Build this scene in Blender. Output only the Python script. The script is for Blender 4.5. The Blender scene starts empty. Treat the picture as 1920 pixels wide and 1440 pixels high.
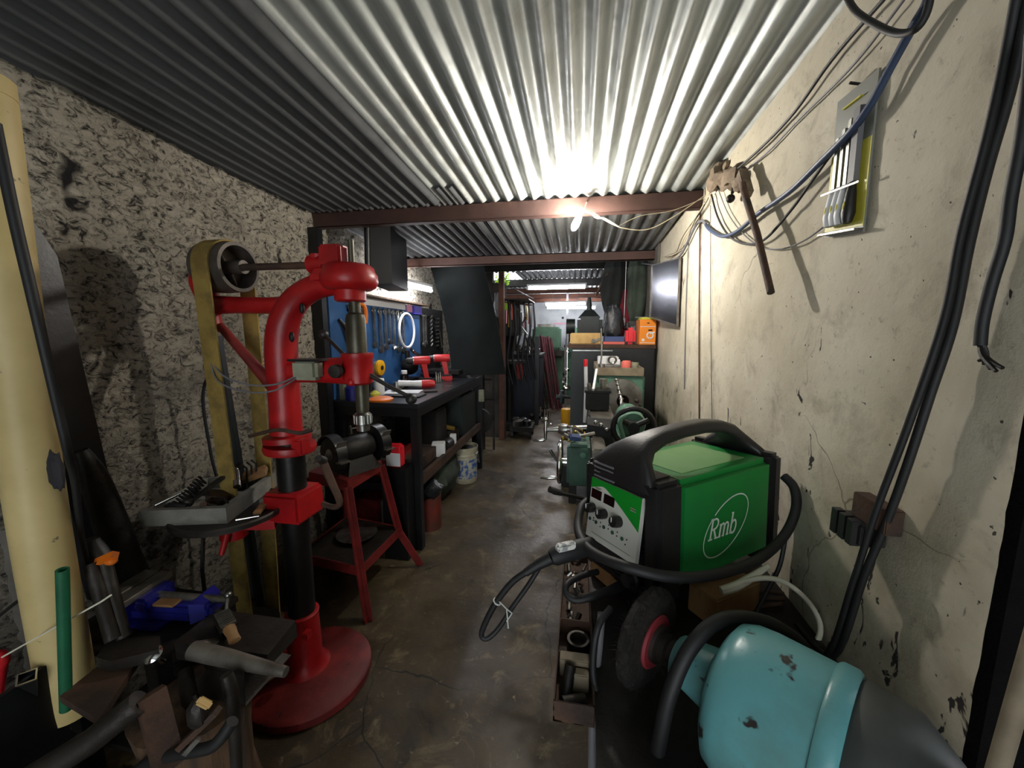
import bpy, bmesh, math, random
from mathutils import Vector, Matrix, Euler, noise, Quaternion

# ------------------------------------------------------------------ camera, world, exposure
SC = bpy.context.scene
COL = SC.collection
EYE = Vector((0.0, 0.0, 1.42))
YAW, PITCH, FOCAL = math.radians(9.990), math.radians(7.751), 720.0
cd = bpy.data.cameras.new('camera')
cd.sensor_fit = 'HORIZONTAL'
cd.sensor_width = 36.0
cd.lens = FOCAL * 36.0 / 1920.0
cd.clip_start = 0.02
cam = bpy.data.objects.new('camera', cd)
cam.location = EYE
cam.rotation_euler = (math.pi / 2 - PITCH, 0, YAW)
COL.objects.link(cam)
SC.camera = cam
wd = bpy.data.worlds.new('daylight')
SC.world = wd
wd.use_nodes = True
wd.node_tree.nodes['Background'].inputs[0].default_value = (0.92, 0.97, 1.0, 1)
wd.node_tree.nodes['Background'].inputs[1].default_value = 2.2
SC.view_settings.view_transform = 'Standard'
SC.view_settings.look = 'None'
SC.view_settings.gamma = 1.0
SC.view_settings.use_curve_mapping = False
SC.view_settings.exposure = 0.9
BULB_POWER, TUBE_POWER = 620.0, 44.0

# a point of the place from where it shows in the photograph and one known real coordinate
_cy, _sy, _cp, _sp = math.cos(YAW), math.sin(YAW), math.cos(PITCH), math.sin(PITCH)
_F = Vector((-_sy * _cp, _cy * _cp, -_sp))
_R = Vector((_cy, _sy, 0))
_U = _R.cross(_F)


def _ray(px, py):
    return _F + _R * ((px - 960) / FOCAL) + _U * ((720 - py) / FOCAL)


def at(px, py, y):
    d = _ray(px, py)
    return EYE + d * (y / d.y)


def atx(px, py, x):
    d = _ray(px, py)
    return EYE + d * (x / d.x)


def atz(px, py, z):
    d = _ray(px, py)
    return EYE + d * ((z - EYE.z) / d.z)


def V(*a):
    return Vector(a)


# ------------------------------------------------------------------ materials
def lin(c):
    return tuple(((v / 255) / 12.92 if v / 255 <= 0.04045 else ((v / 255 + 0.055) / 1.055) ** 2.4) for v in c) + (1.0,)


MATS = {}


def mat(name, c, rough=0.6, metal=0.0, c2=None, sc=8.0, lo=0.4, hi=0.62, bump=0.0, bsc=40.0, spot=None, ssc=20.0, st=0.66,
        emit=0.0, alpha=1.0, stretch=None, coat=0.0, trans=0.0, spec=0.5):
    if name in MATS:
        return MATS[name]
    m = bpy.data.materials.new(name)
    m.use_nodes = True
    nt = m.node_tree
    N, L = nt.nodes, nt.links
    b = N['Principled BSDF']
    b.inputs['Roughness'].default_value = rough
    b.inputs['Metallic'].default_value = metal
    b.inputs['Base Color'].default_value = lin(c)
    b.inputs['Specular IOR Level'].default_value = spec
    if coat:
        b.inputs['Coat Weight'].default_value = coat
    if trans:
        b.inputs['Transmission Weight'].default_value = trans
    if alpha < 1:
        b.inputs['Alpha'].default_value = alpha
    tc = N.new('ShaderNodeTexCoord')
    src = tc.outputs['Object']
    if stretch:
        mp = N.new('ShaderNodeMapping')
        mp.inputs['Scale'].default_value = stretch
        L.new(src, mp.inputs['Vector'])
        src = mp.outputs['Vector']

    def nz(scale, detail=5, rgh=0.6):
        n = N.new('ShaderNodeTexNoise')
        n.inputs['Scale'].default_value = scale
        n.inputs['Detail'].default_value = detail
        n.inputs['Roughness'].default_value = rgh
        L.new(src, n.inputs['Vector'])
        return n.outputs['Fac']

    def ramp(f, a, z):
        r = N.new('ShaderNodeMapRange')
        r.inputs[1].default_value = a
        r.inputs[2].default_value = z
        L.new(f, r.inputs[0])
        return r.outputs[0]

    def mix(f, a, z):
        x = N.new('ShaderNodeMix')
        x.data_type = 'RGBA'
        L.new(f, x.inputs[0])
        for s, v in ((6, a), (7, z)):
            if isinstance(v, tuple):
                x.inputs[s].default_value = v
            else:
                L.new(v, x.inputs[s])
        return x.outputs[2]
    col = lin(c)
    if c2:
        col = mix(ramp(nz(sc), lo, hi), col, lin(c2))
    if spot:
        col = mix(ramp(nz(ssc, 3), st, st + 0.04), col, lin(spot))
    if not isinstance(col, tuple):
        L.new(col, b.inputs['Base Color'])
    if bump:
        bp = N.new('ShaderNodeBump')
        bp.inputs['Strength'].default_value = bump
        bp.inputs['Distance'].default_value = 0.01
        L.new(nz(bsc, 6, 0.65), bp.inputs['Height'])
        L.new(bp.outputs[0], b.inputs['Normal'])
    if emit:
        b.inputs['Emission Color'].default_value = lin(c)
        b.inputs['Emission Strength'].default_value = emit
    MATS[name] = m
    return m


class NodeMat:
    """small chain builder for the big surfaces"""

    def __init__(s, name):
        s.m = bpy.data.materials.new(name)
        s.m.use_nodes = True
        s.N, s.L = s.m.node_tree.nodes, s.m.node_tree.links
        s.b = s.N['Principled BSDF']
        s.tc = s.N.new('ShaderNodeTexCoord').outputs['Object']
        MATS[name] = s.m

    def map(s, scale=(1, 1, 1), src=None):
        mp = s.N.new('ShaderNodeMapping')
        mp.inputs['Scale'].default_value = scale
        s.L.new(src or s.tc, mp.inputs['Vector'])
        return mp.outputs[0]

    def noise(s, scale, detail=5, rough=0.6, dist=0.0, src=None):
        n = s.N.new('ShaderNodeTexNoise')
        n.inputs['Scale'].default_value = scale
        n.inputs['Detail'].default_value = detail
        n.inputs['Roughness'].default_value = rough
        n.inputs['Distortion'].default_value = dist
        s.L.new(src or s.tc, n.inputs['Vector'])
        return n.outputs['Fac']

    def crack(s, scale, src=None):
        v = s.N.new('ShaderNodeTexVoronoi')
        v.feature = 'DISTANCE_TO_EDGE'
        v.inputs['Scale'].default_value = scale
        s.L.new(src or s.tc, v.inputs['Vector'])
        return v.outputs['Distance']

    def warp(s, amount, scale):
        n = s.N.new('ShaderNodeTexNoise')
        n.inputs['Scale'].default_value = scale
        n.inputs['Detail'].default_value = 4
        s.L.new(s.tc, n.inputs['Vector'])
        a = s.N.new('ShaderNodeVectorMath')
        a.operation = 'MULTIPLY_ADD'
        a.inputs[1].default_value = (amount,) * 3
        s.L.new(n.outputs['Color'], a.inputs[0])
        s.L.new(s.tc, a.inputs[2])
        return a.outputs[0]

    def range(s, f, a, z, c=0.0, d=1.0):
        r = s.N.new('ShaderNodeMapRange')
        for i, v in ((1, a), (2, z), (3, c), (4, d)):
            r.inputs[i].default_value = v
        s.L.new(f, r.inputs[0])
        return r.outputs[0]

    def math(s, op, a, b):
        m = s.N.new('ShaderNodeMath')
        m.operation = op
        for i, v in ((0, a), (1, b)):
            if isinstance(v, (int, float)):
                m.inputs[i].default_value = v
            else:
                s.L.new(v, m.inputs[i])
        return m.outputs[0]

    def axis(s, i):
        x = s.N.new('ShaderNodeSeparateXYZ')
        s.L.new(s.tc, x.inputs[0])
        return x.outputs[i]

    def mix(s, f, a, z):
        x = s.N.new('ShaderNodeMix')
        x.data_type = 'RGBA'
        s.L.new(f, x.inputs[0])
        for k, v in ((6, a), (7, z)):
            if isinstance(v, tuple):
                x.inputs[k].default_value = lin(v)
            else:
                s.L.new(v, x.inputs[k])
        return x.outputs[2]

    def done(s, col, rough=0.8, metal=0.0, height=None, bump=0.4, dist=0.01):
        s.L.new(col, s.b.inputs['Base Color'])
        if isinstance(rough, (int, float)):
            s.b.inputs['Roughness'].default_value = rough
        else:
            s.L.new(rough, s.b.inputs['Roughness'])
        s.b.inputs['Metallic'].default_value = metal
        if height is not None:
            bp = s.N.new('ShaderNodeBump')
            bp.inputs['Strength'].default_value = bump
            bp.inputs['Distance'].default_value = dist
            s.L.new(height, bp.inputs['Height'])
            s.L.new(bp.outputs[0], s.b.inputs['Normal'])
        return s.m


# white plastered wall: stains, chips low down, hairline cracks
n = NodeMat('limewashed_plaster')
base = n.mix(n.range(n.noise(1.6, 6, 0.65), 0.35, 0.68), (214, 207, 188), (182, 172, 148))
base = n.mix(n.range(n.noise(9, 6, 0.7, 0.4), 0.52, 0.75), base, (160, 152, 134))
fine = n.noise(46, 4, 0.75, 0.15)
base = n.mix(n.range(fine, 0.60, 0.72, 0, 0.55), base, (128, 120, 104))
low = n.range(n.axis(2), 0.35, 1.25, 1.0, 0.0)
base = n.mix(n.math('MULTIPLY', low, n.range(n.noise(3.2, 6, 0.7), 0.38, 0.62, 0, 0.9)), base, (122, 106, 84))
cm = n.math('MULTIPLY', n.range(n.crack(1.7, n.warp(0.5, 2.2)), 0.001, 0.005, 1, 0), n.range(n.noise(1.3, 2), 0.56, 0.62))
base = n.mix(n.math('MULTIPLY', cm, 0.75), base, (96, 84, 70))
chip_src = n.map((1, 1.7, 0.75))
ch = n.math('ADD', n.noise(11, 4, 0.55, 0.9, chip_src), n.math('MULTIPLY', low, 0.19))
chip = n.range(ch, 0.705, 0.725)
base = n.mix(chip, base, (44, 40, 36))
pk = n.range(n.noise(75, 2, 0.5), 0.735, 0.76)
base = n.mix(pk, base, (70, 64, 56))
n.done(base, 0.9, 0, n.math('SUBTRACT', n.math('ADD', fine, n.noise(5, 5, 0.6)), n.math('MULTIPLY', chip, 0.8)), 0.22, 0.008)

# rough thrown render, colour darker in the grooves and towards the floor
n = NodeMat('rough_render')
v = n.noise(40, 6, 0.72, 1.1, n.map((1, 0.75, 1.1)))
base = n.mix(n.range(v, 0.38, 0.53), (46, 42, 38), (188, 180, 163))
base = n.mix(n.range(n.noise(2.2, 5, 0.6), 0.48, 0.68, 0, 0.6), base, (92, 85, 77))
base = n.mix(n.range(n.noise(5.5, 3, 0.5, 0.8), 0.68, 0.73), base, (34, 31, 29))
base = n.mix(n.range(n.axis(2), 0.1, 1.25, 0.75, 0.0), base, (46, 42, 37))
n.done(base, 0.95, 0, v, 0.9, 0.02)

# trodden concrete
n = NodeMat('worn_concrete')
base = n.mix(n.range(n.noise(1.3, 6, 0.65), 0.36, 0.66), (54, 45, 33), (100, 86, 63))
base = n.mix(n.range(n.noise(6, 6, 0.7, 0.8), 0.54, 0.72), base, (128, 112, 82))
base = n.mix(n.range(n.noise(3.1, 4, 0.6, 0.5), 0.58, 0.68, 0, 0.8), base, (44, 37, 29))
base = n.mix(n.range(n.noise(26, 5, 0.7, 0.8), 0.62, 0.70, 0, 0.7), base, (146, 132, 106))
base = n.mix(n.math('MULTIPLY', n.range(n.crack(1.1, n.warp(0.35, 2.0)), 0.001, 0.005, 1, 0), n.range(n.noise(0.9, 2), 0.44, 0.52)), base, (30, 26, 21))
n.done(base, n.range(n.noise(3.1, 4, 0.6), 0.4, 0.65, 0.34, 0.75), 0, n.noise(30, 6, 0.7), 0.35, 0.008)

# galvanised sheet: spangled, streaked along the run
def sheet(name, a, bcol, dirt, rough, metal):
    n = NodeMat(name)
    st = n.noise(9, 4, 0.6, 0, n.map((1, 0.06, 1)))
    base = n.mix(n.range(st, 0.38, 0.62), a, bcol)
    base = n.mix(n.range(n.noise(3, 6, 0.7, 0.5), 0.5, 0.7, 0, 0.7), base, dirt)
    n.done(base, n.range(n.noise(14, 4), 0.35, 0.65, rough - 0.1, rough + 0.12), metal, n.noise(60, 3), 0.05, 0.004)


sheet('bright_zinc', (196, 200, 196), (162, 168, 164), (136, 136, 128), 0.42, 0.32)
sheet('grey_zinc', (150, 152, 150), (112, 114, 113), (86, 82, 78), 0.5, 0.4)
sheet('aged_sheet', (92, 94, 95), (70, 72, 74), (54, 54, 55), 0.7, 0.15)

# ------------------------------------------------------------------ mesh building
WM = {}


class MB:
    def __init__(s):
        s.bm = bmesh.new()
        s.M = Matrix.Identity(4)

    def _new(s, verts):
        if s.M != Matrix.Identity(4):
            bmesh.ops.transform(s.bm, matrix=s.M, verts=verts)

    def faces(s, vs, fs):
        bv = [s.bm.verts.new(v) for v in vs]
        for f in fs:
            try:
                s.bm.faces.new([bv[i] for i in f])
            except ValueError:
                pass
        s._new(bv)
        return s

    def box(s, c, size, rot=None, bev=0.0, seg=2):
        r = bmesh.ops.create_cube(s.bm, size=1.0)
        vs = r['verts']
        m = Matrix.Translation(c) @ (rot.to_4x4() if rot is not None else Matrix.Identity(4)) @ Matrix.Diagonal((*size, 1))
        bmesh.ops.transform(s.bm, matrix=s.M @ m, verts=vs)
        if bev:
            es = list({e for v in vs for e in v.link_edges})
            bmesh.ops.bevel(s.bm, geom=es, offset=bev, segments=seg, affect='EDGES', clamp_overlap=True)
        return s

    def span(s, a, b, bev=0.0):
        a, b = Vector(a), Vector(b)
        return s.box((a + b) / 2, [abs(b[i] - a[i]) for i in range(3)], None, bev)

    def bar(s, a, b, w, h, up=(0, 0, 1), bev=0.0):
        """a straight bar of section w x h from a to b"""
        a, b = Vector(a), Vector(b)
        d = (b - a)
        z = d.normalized()
        x = Vector(up).cross(z)
        if x.length < 1e-4:
            x = Vector((1, 0, 0)).cross(z)
        x.normalize()
        y = z.cross(x)
        return s.box((a + b) / 2, (w, h, d.length), Matrix((x, y, z)).transposed(), bev)

    def rings(s, loops, cap=True, closed=False):
        n = len(loops[0])
        bv = [[s.bm.verts.new(p) for p in lp] for lp in loops]
        k = len(loops)
        for i in range(k if closed else k - 1):
            A, B = bv[i], bv[(i + 1) % k]
            for j in range(n):
                s.bm.faces.new((A[j], A[(j + 1) % n], B[(j + 1) % n], B[j]))
        if cap and not closed:
            s.bm.faces.new(bv[0][::-1])
            s.bm.faces.new(bv[-1])
        s._new([v for lp in bv for v in lp])
        return s

    def tube(s, pts, r, n=10, sm=0, closed=False, cap=True, flat=1.0):
        pts = [Vector(p) for p in pts]
        rs = list(r) if isinstance(r, (list, tuple)) else [r] * len(pts)
        if sm:
            P, Q = [], []
            m = len(pts)
            last = m if closed else m - 1
            for i in range(last):
                g = lambda k: pts[k % m] if closed else pts[max(0, min(m - 1, k))]
                p0, p1, p2, p3 = g(i - 1), g(i), g(i + 1), g(i + 2)
                for t in range(sm):
                    u = t / sm
                    P.append(0.5 * (2 * p1 + (p2 - p0) * u + (2 * p0 - 5 * p1 + 4 * p2 - p3) * u * u + (3 * p1 - p0 - 3 * p2 + p3) * u ** 3))
                    Q.append(rs[i] * (1 - u) + rs[(i + 1) % m] * u)
            if not closed:
                P.append(pts[-1])
                Q.append(rs[-1])
            pts, rs = P, Q
        k = len(pts)
        tang = []
        for i in range(k):
            a = pts[(i - 1) % k] if closed or i else pts[i]
            b = pts[(i + 1) % k] if closed or i < k - 1 else pts[i]
            t = (b - a)
            tang.append(t.normalized() if t.length > 1e-9 else Vector((0, 0, 1)))
        up = Vector((0, 0, 1)) if abs(tang[0].z) < 0.9 else Vector((1, 0, 0))
        x = tang[0].cross(up).normalized()
        loops = []
        for i in range(k):
            x = (x - tang[i] * x.dot(tang[i]))
            x = x.normalized() if x.length > 1e-6 else tang[i].orthogonal().normalized()
            y = tang[i].cross(x)
            loops.append([pts[i] + x * (math.cos(2 * math.pi * j / n) * rs[i]) + y * (math.sin(2 * math.pi * j / n) * rs[i] * flat) for j in range(n)])
        return s.rings(loops, cap, closed)

    def cyl(s, a, b, r, r2=None, n=24):
        return s.tube([a, b], [r, r if r2 is None else r2], n)

    def lathe(s, prof, a=(0, 0, 0), d=(0, 0, 1), n=32, cap=True):
        """profile of (radius, distance along d)"""
        a, d = Vector(a), Vector(d).normalized()
        x = d.orthogonal().normalized()
        y = d.cross(x)
        loops = [[a + d * h + (x * math.cos(2 * math.pi * j / n) + y * math.sin(2 * math.pi * j / n)) * max(r, 1e-4) for j in range(n)] for r, h in prof]
        return s.rings(loops, cap)

    def torus(s, c, d, R, r, n=36, m=10, a0=0.0, a1=2 * math.pi):
        c, d = Vector(c), Vector(d).normalized()
        x = d.orthogonal().normalized()
        y = d.cross(x)
        full = abs(a1 - a0 - 2 * math.pi) < 1e-6
        k = n if full else n + 1
        pts = [c + (x * math.cos(a0 + (a1 - a0) * i / n) + y * math.sin(a0 + (a1 - a0) * i / n)) * R for i in range(k)]
        return s.tube(pts, r, m, closed=full)

    def ball(s, c, r, sc=(1, 1, 1), n=16, jitter=0.0):
        rr = bmesh.ops.create_uvsphere(s.bm, u_segments=n, v_segments=max(6, n * 2 // 3), radius=r)
        m = Matrix.Translation(c) @ Matrix.Diagonal((*sc, 1))
        if jitter:
            for v in rr['verts']:
                v.co *= 1 + jitter * noise.noise(v.co * (2.2 / r) + Vector(c) * 7)
        bmesh.ops.transform(s.bm, matrix=s.M @ m, verts=rr['verts'])
        return s

    def prism(s, poly, o, u, v, w):
        """polygon in the u,v plane at o, pushed out along vector w"""
        o, u, v, w = Vector(o), Vector(u), Vector(v), Vector(w)
        a = [o + u * p[0] + v * p[1] for p in poly]
        b = [p + w for p in a]
        n = len(a)
        s.faces(a + b, [tuple(range(n))[::-1], tuple(range(n, 2 * n))] + [(i, (i + 1) % n, (i + 1) % n + n, i + n) for i in range(n)])
        return s

    def done(s, name, m, parent=None, local=False, smooth=40, kind=None):
        bm = s.bm
        bmesh.ops.remove_doubles(bm, verts=bm.verts, dist=1e-6)
        bmesh.ops.recalc_face_normals(bm, faces=bm.faces)
        W = Matrix.Identity(4)
        if parent is not None:
            W = WM[parent.name]
            if not local:
                bmesh.ops.transform(bm, matrix=W.inverted(), verts=bm.verts)
        me = bpy.data.meshes.new(name)
        if parent is None:
            # origin at the foot of the thing
            if bm.verts:
                xs = [v.co for v in bm.verts]
                o = Vector(((min(v.x for v in xs) + max(v.x for v in xs)) / 2, (min(v.y for v in xs) + max(v.y for v in xs)) / 2, min(v.z for v in xs)))
                if kind == 'structure':
                    o = Vector((0, 0, 0))
                bmesh.ops.transform(bm, matrix=Matrix.Translation(-o), verts=bm.verts)
                W = Matrix.Translation(o)
        bm.to_mesh(me)
        bm.free()
        if smooth:
            me.polygons.foreach_set('use_smooth', [True] * len(me.polygons))
            me.set_sharp_from_angle(angle=math.radians(smooth))
        me.materials.append(MATS[m] if isinstance(m, str) else m)
        o = bpy.data.objects.new(name, me)
        COL.objects.link(o)
        if parent is not None:
            o.parent = parent
        else:
            o.location = W.translation
        WM[o.name] = W
        if kind:
            o['kind'] = kind
        return o


def thing(name, label, cat, loc=(0, 0, 0), rz=0.0, group=None):
    o = bpy.data.objects.new(name, None)
    o.empty_display_size = 0.05
    COL.objects.link(o)
    o.location = loc
    o.rotation_euler = (0, 0, rz)
    WM[o.name] = Matrix.Translation(loc) @ Matrix.Rotation(rz, 4, 'Z')
    o['label'] = label
    o['category'] = cat
    if group:
        o['group'] = group
    return o


def one(mb, name, label, cat, m, group=None, smooth=40, kind=None):
    o = mb.done(name, m, None, smooth=smooth)
    o['label'] = label
    o['category'] = cat
    if group:
        o['group'] = group
    if kind:
        o['kind'] = kind
    return o


def dup(root, loc, label, rz=None, group=None):
    """a copy of a thing with copies of its parts and sub-parts"""
    r = root.copy()
    COL.objects.link(r)
    r.location = loc
    if rz is not None:
        r.rotation_euler = (0, 0, rz)
    r['label'] = label
    if group:
        r['group'] = group
    for ch in list(root.children):
        c = ch.copy()
        COL.objects.link(c)
        c.parent = r
        for g in list(ch.children):
            d = g.copy()
            COL.objects.link(d)
            d.parent = c
    return r


def RZ(a):
    return Matrix.Rotation(a, 3, 'Z')


def RX(a):
    return Matrix.Rotation(a, 3, 'X')


def RY(a):
    return Matrix.Rotation(a, 3, 'Y')


random.seed(4)
# ------------------------------------------------------------------ plain materials
mat('red_enamel', (176, 22, 26), 0.38, 0, (140, 14, 18), 6, bump=0.15, bsc=30, spot=(60, 20, 18), ssc=9, st=0.70)
mat('dull_red', (132, 38, 34), 0.55, 0, (98, 26, 24), 7, bump=0.2, spot=(40, 24, 20), ssc=14, st=0.68)
mat('column_steel', (44, 42, 40), 0.42, 0.6, (30, 28, 27), 5, bump=0.1)
mat('olive_steel', (92, 90, 76), 0.4, 0.6, (66, 63, 52), 7, bump=0.1)
mat('bright_steel', (176, 176, 172), 0.28, 0.9, (120, 118, 112), 9)
mat('chrome', (214, 214, 212), 0.14, 1.0)
mat('old_iron', (62, 58, 54), 0.5, 0.55, (44, 38, 33), 9, bump=0.25, bsc=50)
mat('dark_iron', (36, 34, 32), 0.5, 0.45, (25, 23, 22), 9, bump=0.25, bsc=50)
mat('rusty_iron', (84, 60, 46), 0.75, 0.2, (50, 40, 34), 9, bump=0.35, bsc=60)
mat('belt_canvas', (150, 126, 62), 0.85, 0, (118, 98, 48), 14, bump=0.2, bsc=120)
mat('pulley_iron', (92, 84, 76), 0.55, 0.35, (62, 55, 50), 8, bump=0.2)
mat('black_paint', (24, 25, 28), 0.38, 0, (17, 18, 20), 6, bump=0.08)
mat('black_rubber', (27, 27, 28), 0.6, 0, (20, 20, 21), 10)
mat('black_plastic', (30, 29, 30), 0.42, 0, (40, 38, 37), 5, bump=0.12, bsc=200)
mat('dark_bench_top', (40, 42, 47), 0.34, 0.1, (28, 30, 34), 5, bump=0.1)
mat('switch_grey', (150, 152, 130), 0.6, 0, (118, 120, 102), 8)
mat('fibre_grey', (150, 148, 140), 0.85, 0, (118, 116, 110), 8, bump=0.25)
mat('green_black', (30, 42, 40), 0.5, 0, (22, 30, 29), 8)
mat('welder_green', (20, 128, 54), 0.42, 0, (26, 120, 56), 6)
mat('panel_green', (16, 140, 40), 0.4)
mat('panel_grey', (206, 206, 196), 0.45)
mat('display_black', (20, 12, 12), 0.15)
mat('white_print', (226, 232, 224), 0.5)
mat('lathe_green', (96, 140, 118), 0.5, 0, (78, 116, 98), 8, spot=(60, 66, 58), ssc=18, st=0.66, bump=0.1)
mat('lathe_green_dark', (52, 92, 76), 0.5, 0, (40, 74, 62), 8)
mat('lathe_steel', (150, 146, 138), 0.36, 0.7, (104, 98, 90), 9, bump=0.1)
mat('tan_dust', (142, 130, 108), 0.8, 0, (116, 104, 86), 10)
mat('grinder_blue', (96, 158, 162), 0.30, 0, (92, 132, 130), 7, lo=0.45, hi=0.7, spot=(46, 42, 40), ssc=24, st=0.655, bump=0.08)
mat('grinder_cap', (62, 66, 64), 0.5, 0, (50, 54, 52), 6)
mat('wire_bristle', (50, 47, 44), 0.6, 0.5, (34, 32, 30), 60, bump=0.8, bsc=140)
mat('flange_red', (120, 32, 40), 0.6)
mat('cream_plastic', (208, 188, 132), 0.5, 0, (188, 168, 112), 3, spot=(120, 110, 84), ssc=30, st=0.70)
mat('burn_mark', (40, 38, 42), 0.8)
mat('vise_blue', (32, 34, 132), 0.4, 0, (24, 26, 100), 8, spot=(40, 40, 48), ssc=16, st=0.67)
mat('vivid_orange', (238, 122, 22), 0.5)
mat('green_pipe', (30, 104, 70), 0.5, 0, (24, 84, 58), 7)
mat('plain_wood', (150, 116, 76), 0.7, 0, (136, 98, 60), 6, stretch=(1, 8, 1), bump=0.1)
mat('dark_wood', (96, 72, 50), 0.8, 0, (60, 46, 34), 5, stretch=(5, 5, 0.7), bump=0.4, bsc=24)
mat('tan_box', (206, 172, 112), 0.75, 0, (184, 148, 92), 7)
mat('box_orange', (240, 140, 26), 0.5)
mat('jerry_red', (226, 40, 52), 0.4)
mat('book_blue', (62, 78, 124), 0.6)
mat('book_salmon', (216, 104, 92), 0.6)
mat('yellow_paper', (206, 206, 78), 0.7)
mat('bag_black', (34, 37, 42), 0.25, 0, (24, 26, 30), 8, bump=0.9, bsc=16)
mat('peg_blue', (44, 92, 146), 0.55, 0, (34, 76, 124), 4)
mat('hood_black', (14, 15, 17), 0.5, 0, spec=0.12)
mat('tarp_dark', (22, 26, 26), 0.7, 0, spec=0.08, c2=(15, 18, 18), sc=3, bump=0.2, bsc=14)
mat('tape_yellow', (240, 176, 26), 0.45)
mat('drill_red', (192, 40, 44), 0.42)
mat('white_plastic', (224, 226, 228), 0.45)
mat('violet_pack', (70, 60, 190), 0.5)
mat('pink_pack', (226, 150, 176), 0.5)
mat('bucket_white', (206, 202, 180), 0.55, 0, (170, 162, 136), 7)
mat('bucket_blue', (66, 98, 160), 0.6, 0, (186, 186, 172), 26, lo=0.45, hi=0.52)
mat('tin_red', (134, 52, 42), 0.55, 0.2, (100, 60, 48), 10)
mat('brown_paint', (80, 54, 45), 0.7, 0, (64, 42, 36), 4, bump=0.1)
mat('post_rust', (104, 62, 44), 0.7, 0, (74, 46, 34), 6)
mat('cable_blue', (62, 76, 104), 0.5)
mat('cable_grey', (112, 112, 116), 0.55)
mat('cable_white', (226, 222, 202), 0.55)
mat('cable_cream', (214, 200, 170), 0.6)
mat('brick_stone', (128, 112, 92), 0.9, 0, (98, 84, 68), 16, bump=0.5)
mat('pack_yellow', (206, 198, 62), 0.5)
mat('pack_grey', (128, 130, 122), 0.5)
mat('clear_blister', (235, 238, 238), 0.12, 0, trans=0.9)
mat('wine_red', (88, 26, 36), 0.6, 0, (62, 20, 28), 8)
mat('cloth_dark', (30, 34, 32), 0.9, 0, (20, 22, 21), 6, bump=0.5, bsc=18)
mat('cloth_green', (70, 80, 68), 0.9, 0, (48, 56, 48), 6, bump=0.5, bsc=18)
mat('cloth_red', (110, 22, 38), 0.9, 0, (80, 14, 28), 6, bump=0.5, bsc=18)
mat('machine_green', (92, 132, 104), 0.5, 0, (76, 112, 88), 6)
mat('machine_blue', (16, 22, 40), 0.5, 0, (10, 14, 24), 6)
mat('doorway_shade_plaster', (20, 19, 18), 0.95, 0, (12, 11, 11), 5, bump=0.5, spec=0.1)  # near-black colour stands in for the darkness inside the side doorway
mat('far_wall', (206, 210, 214), 0.85, 0, (178, 182, 188), 3)
mat('dark_plaster', (58, 52, 46), 0.95, 0, (36, 33, 30), 5, bump=0.5)
mat('mirror_steel', (128, 130, 142), 0.27, 1.0, (100, 102, 112), 3)
mat('grey_block', (116, 112, 104), 0.9, 0, (88, 84, 78), 5, bump=0.4)
mat('tube_light', (250, 250, 255), 0.4, emit=TUBE_POWER)
mat('bulb_light', (255, 248, 238), 0.4, emit=BULB_POWER)
mat('leaf_green', (150, 190, 40), 0.6, 0, (110, 160, 30), 8)
mat('brass', (206, 176, 92), 0.3, 0.9)
mat('zip_tie', (196, 200, 196), 0.5)
mat('sticker', (222, 222, 216), 0.6, 0, (150, 152, 150), 60, lo=0.5, hi=0.55)
mat('dusty_top', (116, 158, 100), 0.8, 0, (96, 150, 84), 4, lo=0.4, hi=0.7)
mat('warm_wall', (226, 160, 120), 0.9)

# ------------------------------------------------------------------ the setting
XL, XR, YB, YE = -1.60, 0.593, -1.6, 9.4
MB().span((-2.6, YB, -0.1), (1.6, YE + .2, 0)).done('floor', 'worn_concrete', kind='structure')


def roof_z(y):
    return 2.236 - 0.046 * y


def plaster_grid(name, x, y0, y1, z0, z1, step, amp, m, sgn):
    ny, nz = int((y1 - y0) / step), int((z1 - z0) / step)
    vs, fs = [], []
    for j in range(nz + 1):
        for i in range(ny + 1):
            y, z = y0 + (y1 - y0) * i / ny, z0 + (z1 - z0) * j / nz
            w = Vector((noise.noise((y * 6, z * 6, 3)), noise.noise((y * 6, z * 6, 9)), 0)) * 0.9
            h = noise.noise((y * 17 + w.x * 2.2, z * 23 + w.y * 2.2, 1.7)) * 0.6 + noise.noise((y * 38 + w.x * 3, z * 52 + w.y * 3, 5.1)) * 0.4 + noise.noise((y * 2.3, z * 2.3, 8)) * 0.8
            vs.append((x + sgn * amp * h, y, z))
    n = ny + 1
    for j in range(nz):
        for i in range(ny):
            a = j * n + i
            fs.append((a, a + 1, a + n + 1, a + n))
    return MB().faces(vs, fs).done(name, m, smooth=180, kind='structure')


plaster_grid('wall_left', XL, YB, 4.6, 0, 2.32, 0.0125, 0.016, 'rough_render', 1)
MB().span((XL - .3, YB, 0), (XL - .05, 4.6, 2.32)).done('wall_left_core', 'dark_plaster', kind='structure')
plaster_grid('wall_right', XR, 0.62, 3.2, 0, 2.32, 0.02, 0.004, 'limewashed_plaster', -1)
MB().span((XR + .02, 0.62, 0), (XR + .3, YE, 2.32)).done('wall_right_core', 'doorway_shade_plaster', kind='structure')
MB().span((XR - .02, 3.2, 0), (XR + .02, YE, 2.32)).done('wall_right_rear', 'grey_block', kind='structure')
MB().span((1.25, YB, 0), (1.4, 0.62, 2.32)).done('wall_side', 'doorway_shade_plaster', kind='structure')  # added to shut daylight out of the side doorway and keep it dark
MB().span((XL - .3, YE, 0), (XR + .3, YE + .15, 2.4)).done('wall_back', 'far_wall', kind='structure')
# unseen wall behind the camera; its doorway is added and sized to admit fill daylight
b = MB()
b.span((-1.9, YB - .12, 0), (-0.75, YB, 2.4)).span((0.65, YB - .12, 0), (1.5, YB, 2.4)).span((-0.75, YB - .12, 2.05), (0.65, YB, 2.4))
b.done('wall_front', 'dark_plaster', kind='structure')
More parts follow.
